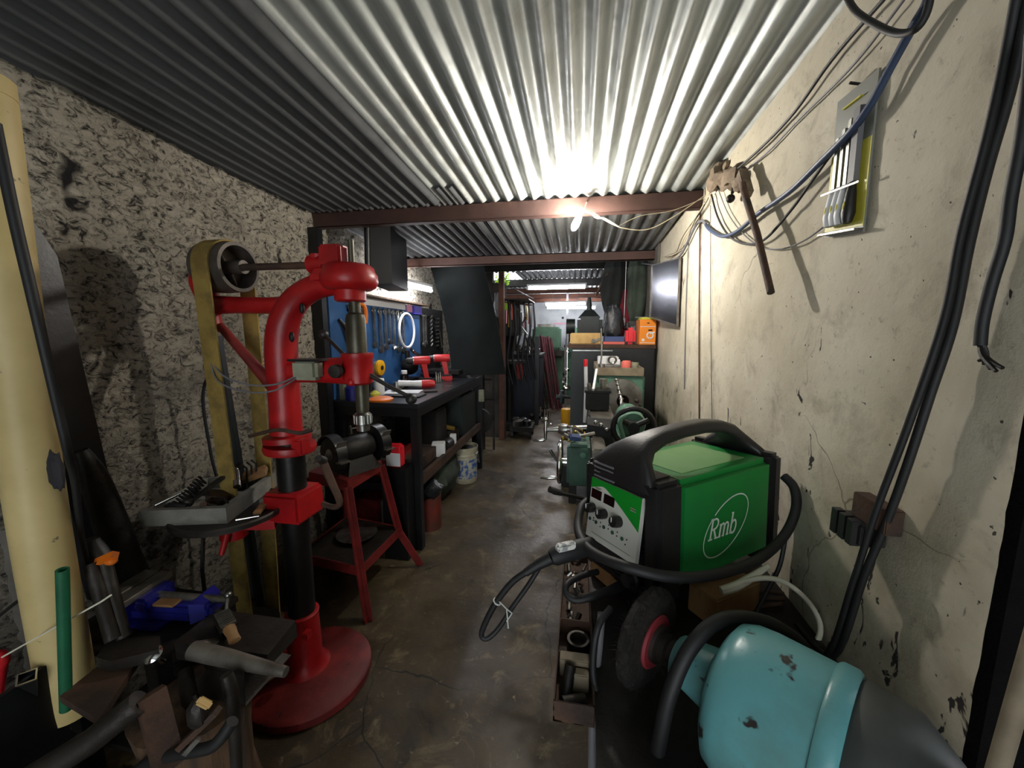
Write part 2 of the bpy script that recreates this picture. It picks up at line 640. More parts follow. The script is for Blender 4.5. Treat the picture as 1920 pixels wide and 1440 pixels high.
# jog of the far left: the wall steps in behind the tarpaulin
b = MB()
b.span((-1.75, 4.95, 0), (-1.13, 5.05, 2.3)).span((-1.13, 4.95, 0), (-0.97, 5.05, 2.04))
b.done('wall_partition', 'dark_plaster', kind='structure')
MB().span((-1.75, 5.05, 0), (-1.6, YE, 2.04)).done('wall_left_rear', 'dark_plaster', kind='structure')


def corrugated(name, x0, x1, y0, y1, zf, m, pitch=0.07, amp=0.012, ph=0.0, ny=14):
    nx = int((x1 - x0) / pitch * 10)
    vs, fs = [], []
    for k in (0, 1):
        for j in range(ny + 1):
            y = y0 + (y1 - y0) * j / ny
            for i in range(nx + 1):
                x = x0 + (x1 - x0) * i / nx
                z = zf(y) + amp * math.cos(2 * math.pi * (x - x0) / pitch + ph) + 0.004 * noise.noise((x * 2, y * 1.5, 2)) + k * 0.0025
                vs.append((x, y, z))
    n, m2 = nx + 1, (nx + 1) * (ny + 1)
    for j in range(ny):
        for i in range(nx):
            a = j * n + i
            fs += [(a, a + n, a + n + 1, a + 1), (m2 + a, m2 + a + 1, m2 + a + n + 1, m2 + a + n)]
    for j in range(ny):
        for e in (0, nx):
            a = j * n + e
            fs.append((a, a + n, m2 + a + n, m2 + a))
    for i in range(nx):
        for e in (0, ny):
            a = e * n + i
            fs.append((a, a + 1, m2 + a + 1, m2 + a))
    return MB().faces(vs, fs).done(name, m, smooth=60, kind='structure')


corrugated('ceiling', -0.80, 0.70, YB - .1, 2.32, lambda y: roof_z(y), 'bright_zinc', 0.072)
corrugated('ceiling', 0.60, 1.42, YB - .1, 0.72, lambda y: roof_z(y) + .02, 'aged_sheet', 0.072)
corrugated('ceiling', -1.72, -0.765, YB - .1, 2.12, lambda y: roof_z(y) - .02, 'aged_sheet', 0.068)
corrugated('ceiling', -1.72, -0.62, 1.95, 3.5, lambda y: roof_z(y) - .004, 'aged_sheet', 0.068)
corrugated('ceiling', -0.70, 0.70, 2.22, 3.5, lambda y: roof_z(y) + .006, 'grey_zinc', 0.072)
corrugated('ceiling', -1.8, 0.9, 3.38, 5.06, lambda y: 2.19, 'aged_sheet', 0.074)
corrugated('ceiling', -0.88, 0.9, 5.04, 5.9, lambda y: 2.196, 'aged_sheet', 0.074)
corrugated('ceiling', -1.8, 0.9, 5.86, 6.2, lambda y: 2.19, 'aged_sheet', 0.074)
corrugated('ceiling', -1.8, 0.9, 6.1, YE + .2, lambda y: 2.17, 'grey_zinc', 0.074)

for y, zt, m, h in ((2.2, 2.127, 'brown_paint', .085), (3.35, 2.068, 'brown_paint', .075), (4.35, 2.17, 'dark_iron', .08), (5.6, 2.16, 'dark_iron', .1), (6.6, 2.14, 'post_rust', .08), (7.6, 2.14, 'post_rust', .08), (8.6, 2.14, 'post_rust', .08)):
    x0 = XL - .04
    b = MB()
    b.span((x0, y - .025, zt - h), (XR + .03, y - .019, zt)).span((x0, y - .025, zt - .006), (XR + .03, y + .03, zt)).span((x0, y - .025, zt - h), (XR + .03, y + .03, zt - h + .006))
    b.done('ceiling_beam', m, kind='structure')
# ------------------------------------------------------------------ lamps
t = thing('light_bulb', 'lit bare bulb hanging off the first brown beam on its wires', 'light bulb', at(1085, 400, 2.13))
a, c = at(1090, 398, 2.12), at(1073, 434, 2.10)
d = (c - a).normalized()
MB().lathe([(.004, -.02), (.013, -.018), (.014, .0), (.012, .012)], a, d, 16).done('socket', 'white_plastic', t)
MB().lathe([(.010, .012), (.013, .02), (.018, .05), (.019, .075), (.014, .095), (.004, .105)], a, d, 20).done('glass', 'bulb_light', t)


def tube_lamp(a, b, r, label, hang=0):
    a, b = Vector(a), Vector(b)
    t = thing('tube_light', label, 'tube light', (a + b) / 2)
    d = (b - a).normalized()
    MB().cyl(a + d * .02, b - d * .02, r, n=16).done('tube', 'tube_light', t)
    MB().cyl(a - d * .005, a + d * .022, r * 1.08, n=16).done('end_cap', 'white_plastic', t)
    MB().cyl(b - d * .022, b + d * .005, r * 1.08, n=16).done('end_cap', 'white_plastic', t)
    if hang:
        for q in (a.lerp(b, .2), a.lerp(b, .8)):
            MB().cyl(q + V(0, 0, r * 2), V(q.x, q.y, hang), .003, n=6).done('hanger', 'cable_grey', t)
    f = MB()
    f.bar(a + V(0, 0, r * 2.3), b + V(0, 0, r * 2.3), r * 1.6, r * 1.4)
    f.bar(a + V(0, 0, r * 1.5), a + d * .02 + V(0, 0, r * 1.5), r * 1.4, r * 2.4).bar(b - d * .02 + V(0, 0, r * 1.5), b + V(0, 0, r * 1.5), r * 1.4, r * 2.4)
    f.done('batten', 'white_plastic', t)
    return t


tube_lamp(atx(735, 529, -1.42), atx(809, 545, -1.42), .018, 'lit tube light over the tool board above the black workbench')
tube_lamp(at(988, 541, 5.0), at(1100, 538, 5.0), .017, 'nearer long lit tube light crossing the far roof', 2.18)
tube_lamp(at(1021, 571, 7.0), at(1100, 569, 7.0), .017, 'farther lit tube light close under the far roof', 2.16)
tube_lamp(at(1024, 577, 8.3), at(1118, 577, 8.3), .02, 'last tube light against the white end wall', 2.16)
# ------------------------------------------------------------------ red drill press
CX, CY = -1.085, 1.25
press = thing('drill_press', 'tall red belt-driven pillar drill press with round base plate', 'drill press', (CX, CY, 0))


def pp(px, py, dy=0.0):
    return at(px, py, CY + dy)


MB().lathe([(.01, 0), (.226, 0), (.234, .006), (.234, .034), (.222, .046), (.09, .058), (.01, .06)], (-1.064, 1.249, 0), n=64).done('base_plate', 'dull_red', press)
MB().lathe([(.10, .05), (.078, .07), (.064, .10), (.060, .28), (.063, .295), (.055, .30)], (CX, CY, 0), n=40).span((CX + .05, CY - .075, .235), (CX + .075, CY - .04, .265), .004).done('base_sleeve', 'red_enamel', press)
MB().cyl((CX, CY, .28), (CX + .005, CY, 1.03), .05, n=40).done('column', 'column_steel', press)
b = MB()
b.lathe([(.055, -.016), (.088, -.014), (.092, 0), (.088, .014), (.055, .016)], (CX + .006, CY, .985), (.05, 0, 1), 36)
b.lathe([(.055, -.012), (.082, -.010), (.082, .010), (.055, .012)], (CX - .002, CY, 1.022), (-.04, 0, 1), 36)
b.box((CX + .075, CY - .03, 1.0), (.05, .045, .06), None, .006)
b.done('clamp_collar', 'red_enamel', press)
MB().tube([pp(468, 818, -.09), pp(520, 806, -.1), pp(560, 812, -.1), pp(585, 806, -.07)], .007, sm=4).done('collar_bolt', 'rusty_iron', press)
arch = [pp(537, 812), pp(535, 770), pp(532, 720), pp(528, 670), pp(529, 625), pp(538, 590), pp(556, 562), pp(584, 542), pp(620, 532), pp(655, 530)]
MB().tube(arch, [.056, .054, .054, .055, .054, .050, .046, .043, .041, .041], 24, sm=4).done('arch', 'red_enamel', press)
for px, py in ((547, 632), (566, 578)):
    MB().ball(pp(px, py, -.040), .014, (.7, .6, 1.3)).done('core_hole', 'dark_iron', press)
MB().tube([pp(555, 572), pp(500, 573), pp(440, 572), pp(398, 572)], [.034, .03, .031, .036], 18, sm=3).done('rear_arm', 'red_enamel', press)
MB().tube([pp(372, 498), pp(376, 530), pp(390, 562), pp(396, 595), pp(399, 622)], [.024, .036, .036, .032, .036], 16, sm=4).done('rear_bracket', 'red_enamel', press)
MB().tube([pp(412, 610), pp(455, 660), pp(510, 722)], [.015, .017, .024], 14, sm=3).done('diagonal_brace', 'dull_red', press)
# top pulley: an open spoked drum on the drive shaft
pc = pp(449, 501)
x0, x1 = pp(394, 503).x, pc.x
b = MB()
R_ = .088
b.lathe([(R_ - .012, x0 - pc.x), (R_, x0 - pc.x), (R_ + .004, (x0 - pc.x) / 2), (R_, 0), (R_ - .012, .001), (R_ - .012, x0 - pc.x)], pc, (1, 0, 0), 56, cap=False)
b.cyl(pc - V(.13, 0, 0), pc + V(.02, 0, 0), .024)
for k in range(4):
    a = k * math.pi / 2 + .5
    u = V(0, math.cos(a), math.sin(a))
    b.tube([pc + V(-.06, 0, 0) + u * .015, pc + V(-.06, 0, 0) + u * (R_ - .006)], [.016, .010], 10, flat=.5)
b.lathe([(R_ - .01, -.075), (R_ - .01, -.069), (.02, -.069), (.02, -.075)], pc, (1, 0, 0), 40)
b.done('top_pulley', 'pulley_iron', press)
MB().cyl(pc + V(-.15, 0, 0), pp(604, 497), .0125, n=16).done('drive_shaft', 'rusty_iron', press)
bot = V(-1.285, CY, .21)
bx = (x0 + x1) / 2 - .002
w_ = .034
loops = []
for k in range(49):
    a = math.pi * k / 48
    loops.append((bx, CY - math.cos(a) * (R_ + .006), pc.z + math.sin(a) * (R_ + .006)))
for k in range(21):
    a = math.pi * k / 20
    loops.append((bot.x, CY + math.cos(a) * .065, bot.z - math.sin(a) * .065))
P = []
for i in range(len(loops)):
    a, c = V(*loops[i]), V(*loops[(i + 1) % len(loops)])
    m_ = 10 if (c - a).length > .5 else 1
    for k in range(m_):
        q = a.lerp(c, k / m_)
        if m_ > 1 and a.z > 1:
            q.y += .012 * math.sin(math.pi * k / m_)
        P.append(q)
b = MB()
lp = []
for i in range(len(P)):
    t_ = (P[(i + 1) % len(P)] - P[i - 1]).normalized()
    nn = t_.cross(V(1, 0, 0)).normalized()
    lp.append([P[i] + V(w_, 0, 0) + nn * .003, P[i] - V(w_, 0, 0) + nn * .003, P[i] - V(w_, 0, 0) - nn * .003, P[i] + V(w_, 0, 0) - nn * .003])
b.rings(lp, False, True).done('flat_belt', 'belt_canvas', press)
b = MB()
b.cyl((bot.x - .04, CY, bot.z), (bot.x + .04, CY, bot.z), .06, n=32).cyl((bot.x - .04, CY, bot.z), (bot.x - .24, CY, bot.z), .085, n=32)
b.span((bot.x - .22, CY - .09, 0), (bot.x - .06, CY + .09, bot.z - .05), .01)
b.done('motor', 'dark_iron', press)
MB().bar(pp(399, 630, .03), V(-1.335, CY + .06, .02), .035, .05).done('rear_post', 'green_black', press)
# the geared head
hc = pp(655, 522)
b = MB()
b.lathe([(.02, .046), (.070, .045), (.082, .036), (.086, .022), (.094, .010), (.095, -.014), (.086, -.032), (.070, -.040), (.052, -.042), (.052, -.075), (.046, -.080), (.02, -.08)], hc, (0, 0, 1), 44)
b.box(hc + V(-.075, 0, .0), (.10, .12, .06), None, .02)
b.done('gear_head', 'red_enamel', press)
MB().box(pp(631, 483), (.082, .09, .075), None, .008).done('gear_cover', 'red_enamel', press)
b = MB()
c = pp(598, 508)
b.cyl(c + V(0, 0, .055), c - V(0, 0, .055), .026).cyl(c + V(-.03, 0, .022), c + V(.03, 0, .022), .032)
b.done('shaft_bearing', 'red_enamel', press)
s0 = pp(664, 470)
MB().cyl(V(hc.x + .012, CY, 1.60), V(hc.x + .012, CY, s0.z + .035), .011, n=16).done('spindle_top', 'olive_steel', press)
qx = pp(667, 610).x
zz = lambda py: pp(667, py).z
b = MB()
b.lathe([(.036, zz(556)), (.036, zz(563)), (.018, zz(563.5)), (.020, zz(586)), (.030, zz(590)), (.034, zz(600)), (.034, zz(668))], V(qx, CY, 0), (0, 0, 1), 28)
b.done('quill', 'olive_steel', press)
b = MB()
b.lathe([(.03, zz(661)), (.054, zz(662)), (.054, zz(671)), (.050, zz(674)), (.050, zz(716)), (.040, zz(720)), (.02, zz(720))], V(qx, CY, 0), (0, 0, 1), 32)
b.tube([pp(548, 697, -.01), pp(600, 695), pp(655, 695)], [.036, .040, .046], 20, flat=1.1)
b.ball(pp(659, 717, -.045), .014)
b.done('quill_clamp', 'red_enamel', press)
MB().lathe([(.004, -.02), (.022, -.018), (.024, .0), (.014, .012), (.014, .05)], pp(632, 696, -.068), (0, 1, 0), 20).done('feed_hub', 'old_iron', press)
b = MB()
b.box(pp(577, 693, -.062), (.098, .05, .072), None, .012)
b.done('switch_box', 'switch_grey', press)
MB().box(pp(577, 675, -.05), (.115, .06, .008)).done('switch_plate', 'black_paint', press)
b = MB()
b.lathe([(.022, zz(718)), (.024, zz(722)), (.022, zz(768)), (.020, zz(772))], V(qx + .01, CY, 0), (0, 0, 1), 24)
b.done('spindle', 'olive_steel', press)
b = MB()
b.lathe([(.016, zz(770)), (.030, zz(776)), (.031, zz(793)), (.024, zz(795)), (.022, zz(806)), (.010, zz(808))], V(qx + .008, CY, 0), (0, 0, 1), 24)
for k in range(14):
    a = k * 2 * math.pi / 14
    b.cyl(V(qx + .008 + .03 * math.cos(a), CY + .03 * math.sin(a), zz(777)), V(qx + .008 + .03 * math.cos(a), CY + .03 * math.sin(a), zz(792)), .003, n=6)
b.done('chuck', 'bright_steel', press)
h = MB().tube([pp(688, 700), pp(725, 722), pp(768, 744)], [.009, .007, .007], 12).done('feed_lever', 'old_iron', press)
MB().ball(pp(771, 748), .020).done('ball_knob', 'black_plastic', h)
h = MB().tube([pp(672, 690, .05), pp(640, 660, .07), pp(609, 629, .09)], [.009, .007, .007], 12).done('feed_lever', 'old_iron', press)
MB().ball(pp(607, 627, .09), .018).done('ball_knob', 'black_plastic', h)
# table arm, table, crank
b = MB()
b.box((CX + .005, CY, .765), (.155, .15, .115), None, .012)
loops = []
for t_, hh, ww in ((0, .10, .09), (.35, .085, .075), (.7, .06, .055), (1, .05, .05)):
    c = V(CX - .05, CY - .03, .735).lerp(V(-1.26, 1.15, .715), t_)
    n_ = V(.5, -.87, 0) * ww / 2
    loops.append([c + n_ + V(0, 0, hh / 2), c - n_ + V(0, 0, hh / 2), c - n_ - V(0, 0, hh / 2), c + n_ - V(0, 0, hh / 2)])
b.rings(loops)
b.cyl((-1.26, 1.15, .66), (-1.26, 1.15, .76), .045)
b.tube([(-1.235, 1.10, .70), (-1.225, 1.06, .64)], [.012, .008])
b.done('table_bracket', 'red_enamel', press)
b = MB()
b.lathe([(.01, -.020), (.155, -.022), (.180, -.012), (.183, .004), (.178, .010), (.168, .006), (.162, .002), (.01, .002)], (-1.26, 1.15, .765), n=64)
b.done('round_table', 'old_iron', press)
h = MB().tube([pp(606, 945, -.02), pp(627, 951, -.04), pp(637, 940, -.045), pp(620, 900, -.05), pp(606, 866, -.055)], [.010, .010, .012, .014, .014], 12, sm=3).done('table_crank', 'rusty_iron', press)
MB().tube([pp(606, 864, -.055), pp(597, 859, -.09)], [.016, .012], 12).done('crank_grip', 'old_iron', h)
b = MB()
b.tube([pp(556, 705, -.05), pp(520, 720, -.09), pp(470, 722, -.1), pp(420, 705, -.1), pp(398, 675, -.08), pp(393, 630, -.05), pp(392, 600, -.03)], .0032, 8, sm=5)
b.tube([pp(556, 709, -.05), pp(515, 732, -.1), pp(465, 735, -.11), pp(408, 714, -.1), pp(394, 665, -.08), pp(390, 620, -.04)], .003, 8, sm=5)
b.done('switch_cable', 'cable_grey', press)
MB().tube([pp(398, 700, .04), pp(384, 720, .05), pp(381, 760, .05), pp(392, 830, .06), pp(405, 890, .06), V(-1.42, 1.33, .35), V(-1.4, 1.27, .24)], .006, 8, sm=5).done('motor_cable', 'black_rubber', press)

# ------------------------------------------------------------------ grey tray on the press table, and what lies in it
ZT = .767
o_ = V(-1.18, 1.055, ZT)
u_ = V(-.966, -.26, 0)
v_ = V(-.26, .966, 0).normalized()
LU, LV = .275, .33
b = MB()
up = V(0, 0, 1)


def tp(u, v, z=0.0):
    return o_ + u_ * u + v_ * v + up * z


def tbox(mb, u0, u1, v0, v1, z0, z1):
    mb.rings([[tp(u0, v0, z0), tp(u1, v0, z0), tp(u1, v1, z0), tp(u0, v1, z0)], [tp(u0, v0, z1), tp(u1, v0, z1), tp(u1, v1, z1), tp(u0, v1, z1)]])


tbox(b, 0, LU, 0, .022, 0, .056)
tbox(b, 0, .022, .02, LV, 0, .056)
tbox(b, LU - .015, LU, .02, LV, 0, .05)
tbox(b, .02, LU, LV - .015, LV, 0, .05)
tbox(b, .01, LU - .01, .01, LV - .01, 0, .008)
one(b, 'parts_tray', 'grey box tray heaped with tools on the round drill press table', 'tray', 'fibre_grey')
# contents
one(MB().tube([tp(.245, .03, .062), tp(.16, .09, .098)], [.006, .0045], 10), 'steel_punch', 'bright thin steel punch standing up at the left of the grey tray', 'punch', 'chrome')
b = MB()
a, c = tp(.19, .03, .045), tp(.13, .10, .125)
d = (c - a)
x_ = d.normalized().orthogonal().normalized()
y_ = d.normalized().cross(x_)
b.tube([a + d * (i / 132) + (x_ * math.cos(i * 2 * math.pi / 12) + y_ * math.sin(i * 2 * math.pi / 12)) * .017 for i in range(133)], .0032, 6)
one(b, 'coil_spring', 'dark coil spring leaning up in the grey tray', 'spring', 'dark_iron')
b = MB()
b.bar(tp(.15, .045, .06), tp(.055, .20, .145), .020, .010)
b.ball(tp(.15, .045, .062), .017)
one(b, 'flat_wrench', 'long dark flat wrench sticking up out of the grey tray', 'wrench', 'old_iron')
b = MB()
b.tube([tp(.06, .17, .125), tp(.03, .12, .083)], [.012, .013], 16).tube([tp(.066, .18, .134), tp(.06, .17, .125)], [.009, .009], 14)
one(b, 'socket_extension', 'shiny chrome socket extension resting on the rim of the grey tray', 'socket wrench', 'chrome')
one(MB().box(tp(.035, .245, .085), (.085, .05, .024), Euler((.35, -.3, .5)).to_matrix(), .003), 'wood_block', 'pale wooden block at the back corner of the grey tray', 'wood block', 'plain_wood')
b = MB()
b.bar(tp(.12, .10, .05), tp(.03, .04, .075), .012, .006).bar(tp(.03, .04, .075), tp(.0, .015, .068), .006, .005)
one(b, 'file_tool', 'thin dark file lying over the right rim of the grey tray', 'file', 'dark_iron')
one(MB().box(tp(.09, .12, .045), (.09, .06, .03), Euler((.2, .4, .9)).to_matrix(), .004), 'iron_bracket', 'brown iron bracket in the middle of the grey tray', 'bracket', 'rusty_iron')
one(MB().tube([tp(.09, .035, .05), tp(.085, .02, .062)], .011, 14), 'round_stud', 'round stud end showing over the front rim of the grey tray', 'stud', 'rusty_iron')
for i, (u, v, dz, lab) in enumerate(((.05, .21, .12, 'leftmost of the three dark hex keys at the back of the grey tray'), (.04, .225, .125, 'middle of the three dark hex keys at the back of the grey tray'), (.028, .235, .13, 'rightmost of the three dark hex keys at the back of the grey tray'))):
    one(MB().tube([tp(u, v, .02), tp(u - .002, v + .006, dz), tp(u + .018, v + .012, dz + .012)], .004, 8), 'hex_key', lab, 'hex key', 'dark_iron', 'hex keys in the grey tray')
one(MB().tube([tp(.22, .045, .05), tp(.20, .03, .062), tp(.14, .025, .058)], .008, 10, sm=3), 'black_pin', 'short black pin lying across the front of the grey tray', 'pin', 'black_plastic')
for i in range(7):
    u, v = random.uniform(.05, .24), random.uniform(.05, .25)
    one(MB().bar(tp(u, v, .02), tp(u + random.uniform(-.05, .05), v + random.uniform(-.05, .05), .05), .014, .012, bev=.002), 'scrap_bar', 'short dark offcut bar buried among the tools in the grey tray', 'steel bar', 'dark_iron', 'offcuts in the grey tray')
# on the table beside the tray
one(MB().bar(V(-1.125, 1.12, .776), V(-1.155, 1.20, .783), .022, .010), 'brown_wedge', 'orange-brown wooden wedge on the round press table right of the tray', 'wedge', 'plain_wood')
one(MB().tube([V(-1.155, 1.065, .776), V(-1.10, 1.105, .776)], [.004, .003], 8), 'drill_bit', 'shiny drill bit lying at the front rim of the round press table', 'drill bit', 'chrome')
b = MB()
b.box(V(-1.155, 1.215, .785), (.06, .045, .024), RZ(.4), .004).tube([V(-1.155, 1.215, .79), V(-1.115, 1.235, .80)], .008)
one(b, 'chuck_key', 'grey steel clamp beside the pillar on the round press table', 'clamp', 'lathe_steel')

# ------------------------------------------------------------------ bench grinder on its red stand
stand = thing('grinder_stand', 'red steel splay-legged stand under the black bench grinder', 'tool stand', (-1.2, 1.8, 0))
T = [V(-1.115, 1.647, .68), V(-1.10, 1.95, .68), V(-1.375, 2.02, .68), V(-1.385, 1.72, .68)]
F_ = [V(-1.0, 1.575, 0), V(-.985, 2.04, 0), V(-1.45, 2.1, 0), V(-1.46, 1.62, 0)]
cen = sum(T, V(0, 0, 0)) / 4
b = MB()
b.rings([[p - V(0, 0, .0) for p in T], [p + V(0, 0, .012) for p in T]])
for i in range(4):
    b.bar(T[i] - V(0, 0, .022), T[(i + 1) % 4] - V(0, 0, .022), .006, .045)
b.done('top_plate', 'dull_red', stand)
for i in range(4):
    b = MB()
    kn = T[i].lerp(F_[i], .68) + (cen - T[i]) * .1
    kn.z = .24
    pts = [T[i] - V(0, 0, .02), F_[i] if i != 1 else kn]
    d = pts[1] - pts[0]
    b.bar(pts[0], pts[1], .05, .006, (F_[(i + 1) % 4] - F_[i]))
    b.bar(pts[0], pts[1], .006, .05, (F_[(i + 1) % 4] - F_[i]))
    if i == 1:
        b.bar(kn, F_[1] + V(.06, 0, .01), .045, .008, (0, 1, 0))
    b.done('leg', 'dull_red', stand)
q = [T[i].lerp(F_[i], .62) for i in range(4)]
b = MB()
b.rings([[p for p in q], [p + V(0, 0, .006) for p in q]])
b.done('lower_shelf', 'old_iron', stand)
for i in range(4):
    MB().bar(q[i] - V(0, 0, .015), q[(i + 1) % 4] - V(0, 0, .015), .006, .05).done('brace', 'dull_red', stand)
gA, gB = atz(622, 852, .805), atz(706, 829, .805)
gd = (gB - gA)
gd.z = 0
gl = gd.length
gd.normalize()
gc = (gA + gB) / 2
gr = thing('bench_grinder', 'black double-wheel bench grinder on the red stand', 'bench grinder', (gc.x, gc.y, .692), math.atan2(gd.y, gd.x))
z0 = .113
b = MB()
b.lathe([(.02, -.095), (.058, -.09), (.066, -.075), (.067, .075), (.058, .09), (.02, .095)], (0, 0, z0), (1, 0, 0), 36)
b.done('motor_housing', 'dark_iron', gr, True)
b = MB()
b.rings([[V(sx * .10, sy * .085, 0) for sx, sy in ((-1, -1), (1, -1), (1, 1), (-1, 1))], [V(sx * .06, sy * .045, z0 - .03) for sx, sy in ((-1, -1), (1, -1), (1, 1), (-1, 1))]])
b.done('pedestal', 'dark_iron', gr, True)
for s in (-1, 1):
    xx = s * (gl / 2)
    w = MB().lathe([(.02, -.014), (.082, -.014), (.085, -.010), (.085, .010), (.082, .014), (.02, .014)], (xx, 0, z0), (1, 0, 0), 40).done('wheel', 'old_iron', gr, True)
    MB().lathe([(.004, -.004), (.028, -.004), (.030, .0), (.022, .006), (.010, .010), (.010, .018), (.004, .018)], (xx + s * .014, 0, z0), (s, 0, 0), 24).done('wheel_nut', 'bright_steel', w, True)
    b = MB()
    lp = []
    for k in range(25):
        a = math.radians(20 + k * 200 / 24)
        e = V(0, math.cos(a), math.sin(a))
        c = V(xx, 0, z0)
        lp.append([c + e * .095 + V(-.026, 0, 0), c + e * .095 + V(.026, 0, 0), c + e * .101 + V(.026, 0, 0), c + e * .101 + V(-.026, 0, 0)])
    b.rings(lp)
    b.lathe([(.099, 0), (.101, 0), (.101, .003), (.03, .003), (.03, 0)], (xx - s * .029, 0, z0), (s, 0, 0), 36)
    b.done('wheel_guard', 'black_paint', gr, True)
    MB().box((xx, -.105, z0 - .02), (.055, .05, .006), RX(-.1)).done('tool_rest', 'lathe_steel', gr, True)
    MB().box((xx + s * .0, -.09, z0 + .06), (.05, .003, .05), RX(.5)).done('spark_guard', 'bright_steel', gr, True)
one(MB().tube([gc + V(-.03, .02, .070), gc + V(-.03, .015, .110), gc + V(-.03, .012, .118)], .005, 8).tube([gc + V(-.03, .016, .100), gc + V(.03, .05, .105)], .004, 8), 'tee_key', 'small steel key lying on top of the black bench grinder', 'key', 'bright_steel')

# ------------------------------------------------------------------ black workbench
bench = thing('workbench', 'long black steel workbench with lower shelf along the rough wall', 'workbench', (-1.28, 3.0, 0))
BX0, BX1, BY0, BY1, BZ = -1.565, -.98, 2.2, 3.80, .976
MB().span((BX0, BY0, BZ - .03), (BX1, BY1, BZ), .003).done('bench_top', 'dark_bench_top', bench)
b = MB()
b.span((BX0 + .01, BY0, BZ - .085), (BX1 - .002, BY0 + .04, BZ - .03)).span((BX0 + .01, BY1 - .04, BZ - .085), (BX1 - .002, BY1, BZ - .03))
b.span((BX1 - .042, BY0 + .04, BZ - .085), (BX1 - .002, BY1 - .04, BZ - .03)).span((BX0 + .01, BY0 + .04, BZ - .085), (BX0 + .05, BY1 - .04, BZ - .03))
b.done('apron_frame', 'black_paint', bench)
for x, y in ((BX1 - .03, BY0 + .03), (BX1 - .03, BY1 - .03), (BX0 + .04, BY0 + .03), (BX0 + .04, BY1 - .03)):
    MB().span((x - .027, y - .027, 0), (x + .027, y + .027, BZ - .03), .004).done('leg', 'black_paint', bench)
MB().span((BX0 + .01, BY0 + .03, .455), (BX1 - .03, BY1 - .02, .47)).done('lower_shelf', 'black_paint', bench)
MB().span((BX1 - .035, BY0 + .06, .43), (BX1 - .005, BY1 - .06, .495)).done('shelf_rail', 'rusty_iron', bench)
MB().span((BX0 + .05, BY0 + .01, .395), (BX1 - .06, BY0 + .04, .43)).done('end_rail', 'black_paint', bench)
MB().span((BX0 + .02, BY1 - .25, BZ), (BX1 - .1, BY1 - .02, BZ + .035), .004).done('back_ledge', 'black_paint', bench)

# black steel post by the left wall and the black hood panel hanging off the beam
one(MB().span((-1.60, 2.115, 0), (-1.535, 2.17, 2.03), .004), 'steel_post', 'black square steel post from floor to the first beam at the rough wall', 'post', 'black_paint')
hood = thing('metal_hood', 'black sheet-metal panel hanging down beside the first beam', 'metal hood', (-1.25, 2.35, 1.70))
b = MB()
p0, p1 = at(692, 532, 2.3), at(736, 532, 2.42)
zt0, zt1 = at(692, 372, 2.3).z, at(736, 428, 2.42).z
b.prism([(0, 0), (1, 0), (1, (zt1 - p0.z)), (.35, zt0 - p0.z), (0, zt0 - p0.z)], p0, (p1 - p0), (0, 0, 1), V(-.10, .45, 0))
b.done('panel', 'hood_black', hood)
b = MB()
b.cyl(at(687, 372, 2.285), at(690, 535, 2.285), .018, n=16)
b.done('rolled_edge', 'black_paint', hood)
b = MB()
b.span((-1.58, 2.28, 1.672), (-1.49, 3.72, 1.684))
one(b, 'wall_shelf', 'thin dark shelf over the blue tool board', 'shelf', 'dark_wood')
# ------------------------------------------------------------------ work table along the right wall
TZ = .70
tb = thing('work_table', 'dark steel work table along the white wall under the green welder', 'work table', (.29, .9, 0))
b = MB()
b.span((.045, .40, TZ - .012), (.575, 1.46, TZ))
b.done('table_plate', 'dark_iron', tb)
b = MB()
b.span((.05, .42, TZ - .06), (.56, .46, TZ - .012)).span((.05, 1.40, TZ - .06), (.56, 1.44, TZ - .012)).span((.05, .46, TZ - .06), (.09, 1.40, TZ - .012)).span((.52, .46, TZ - .06), (.56, 1.40, TZ - .012))
b.done('table_frame', 'dark_iron', tb)
for x, y in ((.075, .445), (.535, .445), (.075, 1.415), (.535, 1.415)):
    MB().span((x - .025, y - .025, 0), (x + .025, y + .025, TZ - .06), .003).done('leg', 'dark_iron', tb)
MB().span((.06, .46, .18), (.55, 1.40, .195)).done('lower_shelf', 'dark_iron', tb)
# under the table
one(MB().span((.10, .72, .195), (.34, .98, .52), .008).span((.12, .715, .40), (.32, .72, .43)), 'steel_cabinet', 'dark steel box with bright worn edge on the shelf under the work table', 'metal box', 'old_iron')
one(MB().span((.09, .53, .195), (.24, .66, .42), .006), 'steel_cabinet', 'small dark steel box at the front of the shelf under the work table', 'metal box', 'dark_iron')
one(MB().lathe([(.01, 0), (.09, 0), (.09, .28), (.07, .30), (.03, .31)], (.42, .66, .195), n=28), 'oil_drum', 'small round black drum on the shelf under the work table', 'drum', 'black_paint')

# narrow tray of fittings hanging along the table's aisle edge
ft = thing('side_tray', 'long narrow steel tray of bits along the aisle edge of the work table', 'tray', (0, .87, TZ - .03))
SX0, SX1, SY0, SY1, SZ = -.035, .045, .66, 1.22, TZ - .035
b = MB()
b.span((SX0, SY0, SZ), (SX1, SY1, SZ + .004)).span((SX0, SY0, SZ), (SX0 + .003, SY1, SZ + .045)).span((SX1 - .004, SY0, SZ), (SX1, SY1, SZ + .045)).span((SX0, SY0, SZ), (SX1, SY0 + .003, SZ + .045)).span((SX0, SY1 - .003, SZ), (SX1, SY1, SZ + .045))
for y in (.78, .88):
    b.span((SX0, y, SZ), (SX1, y + .003, SZ + .045))
b.done('tray_body', 'rusty_iron', ft)
one(MB().lathe([(.012, 0), (.026, 0), (.026, .03), (.020, .03), (.020, .01), (.012, .01)], (.012, .835, SZ + .005), n=24), 'bearing_ring', 'round iron ring standing in the middle bay of the narrow side tray', 'ring', 'old_iron')
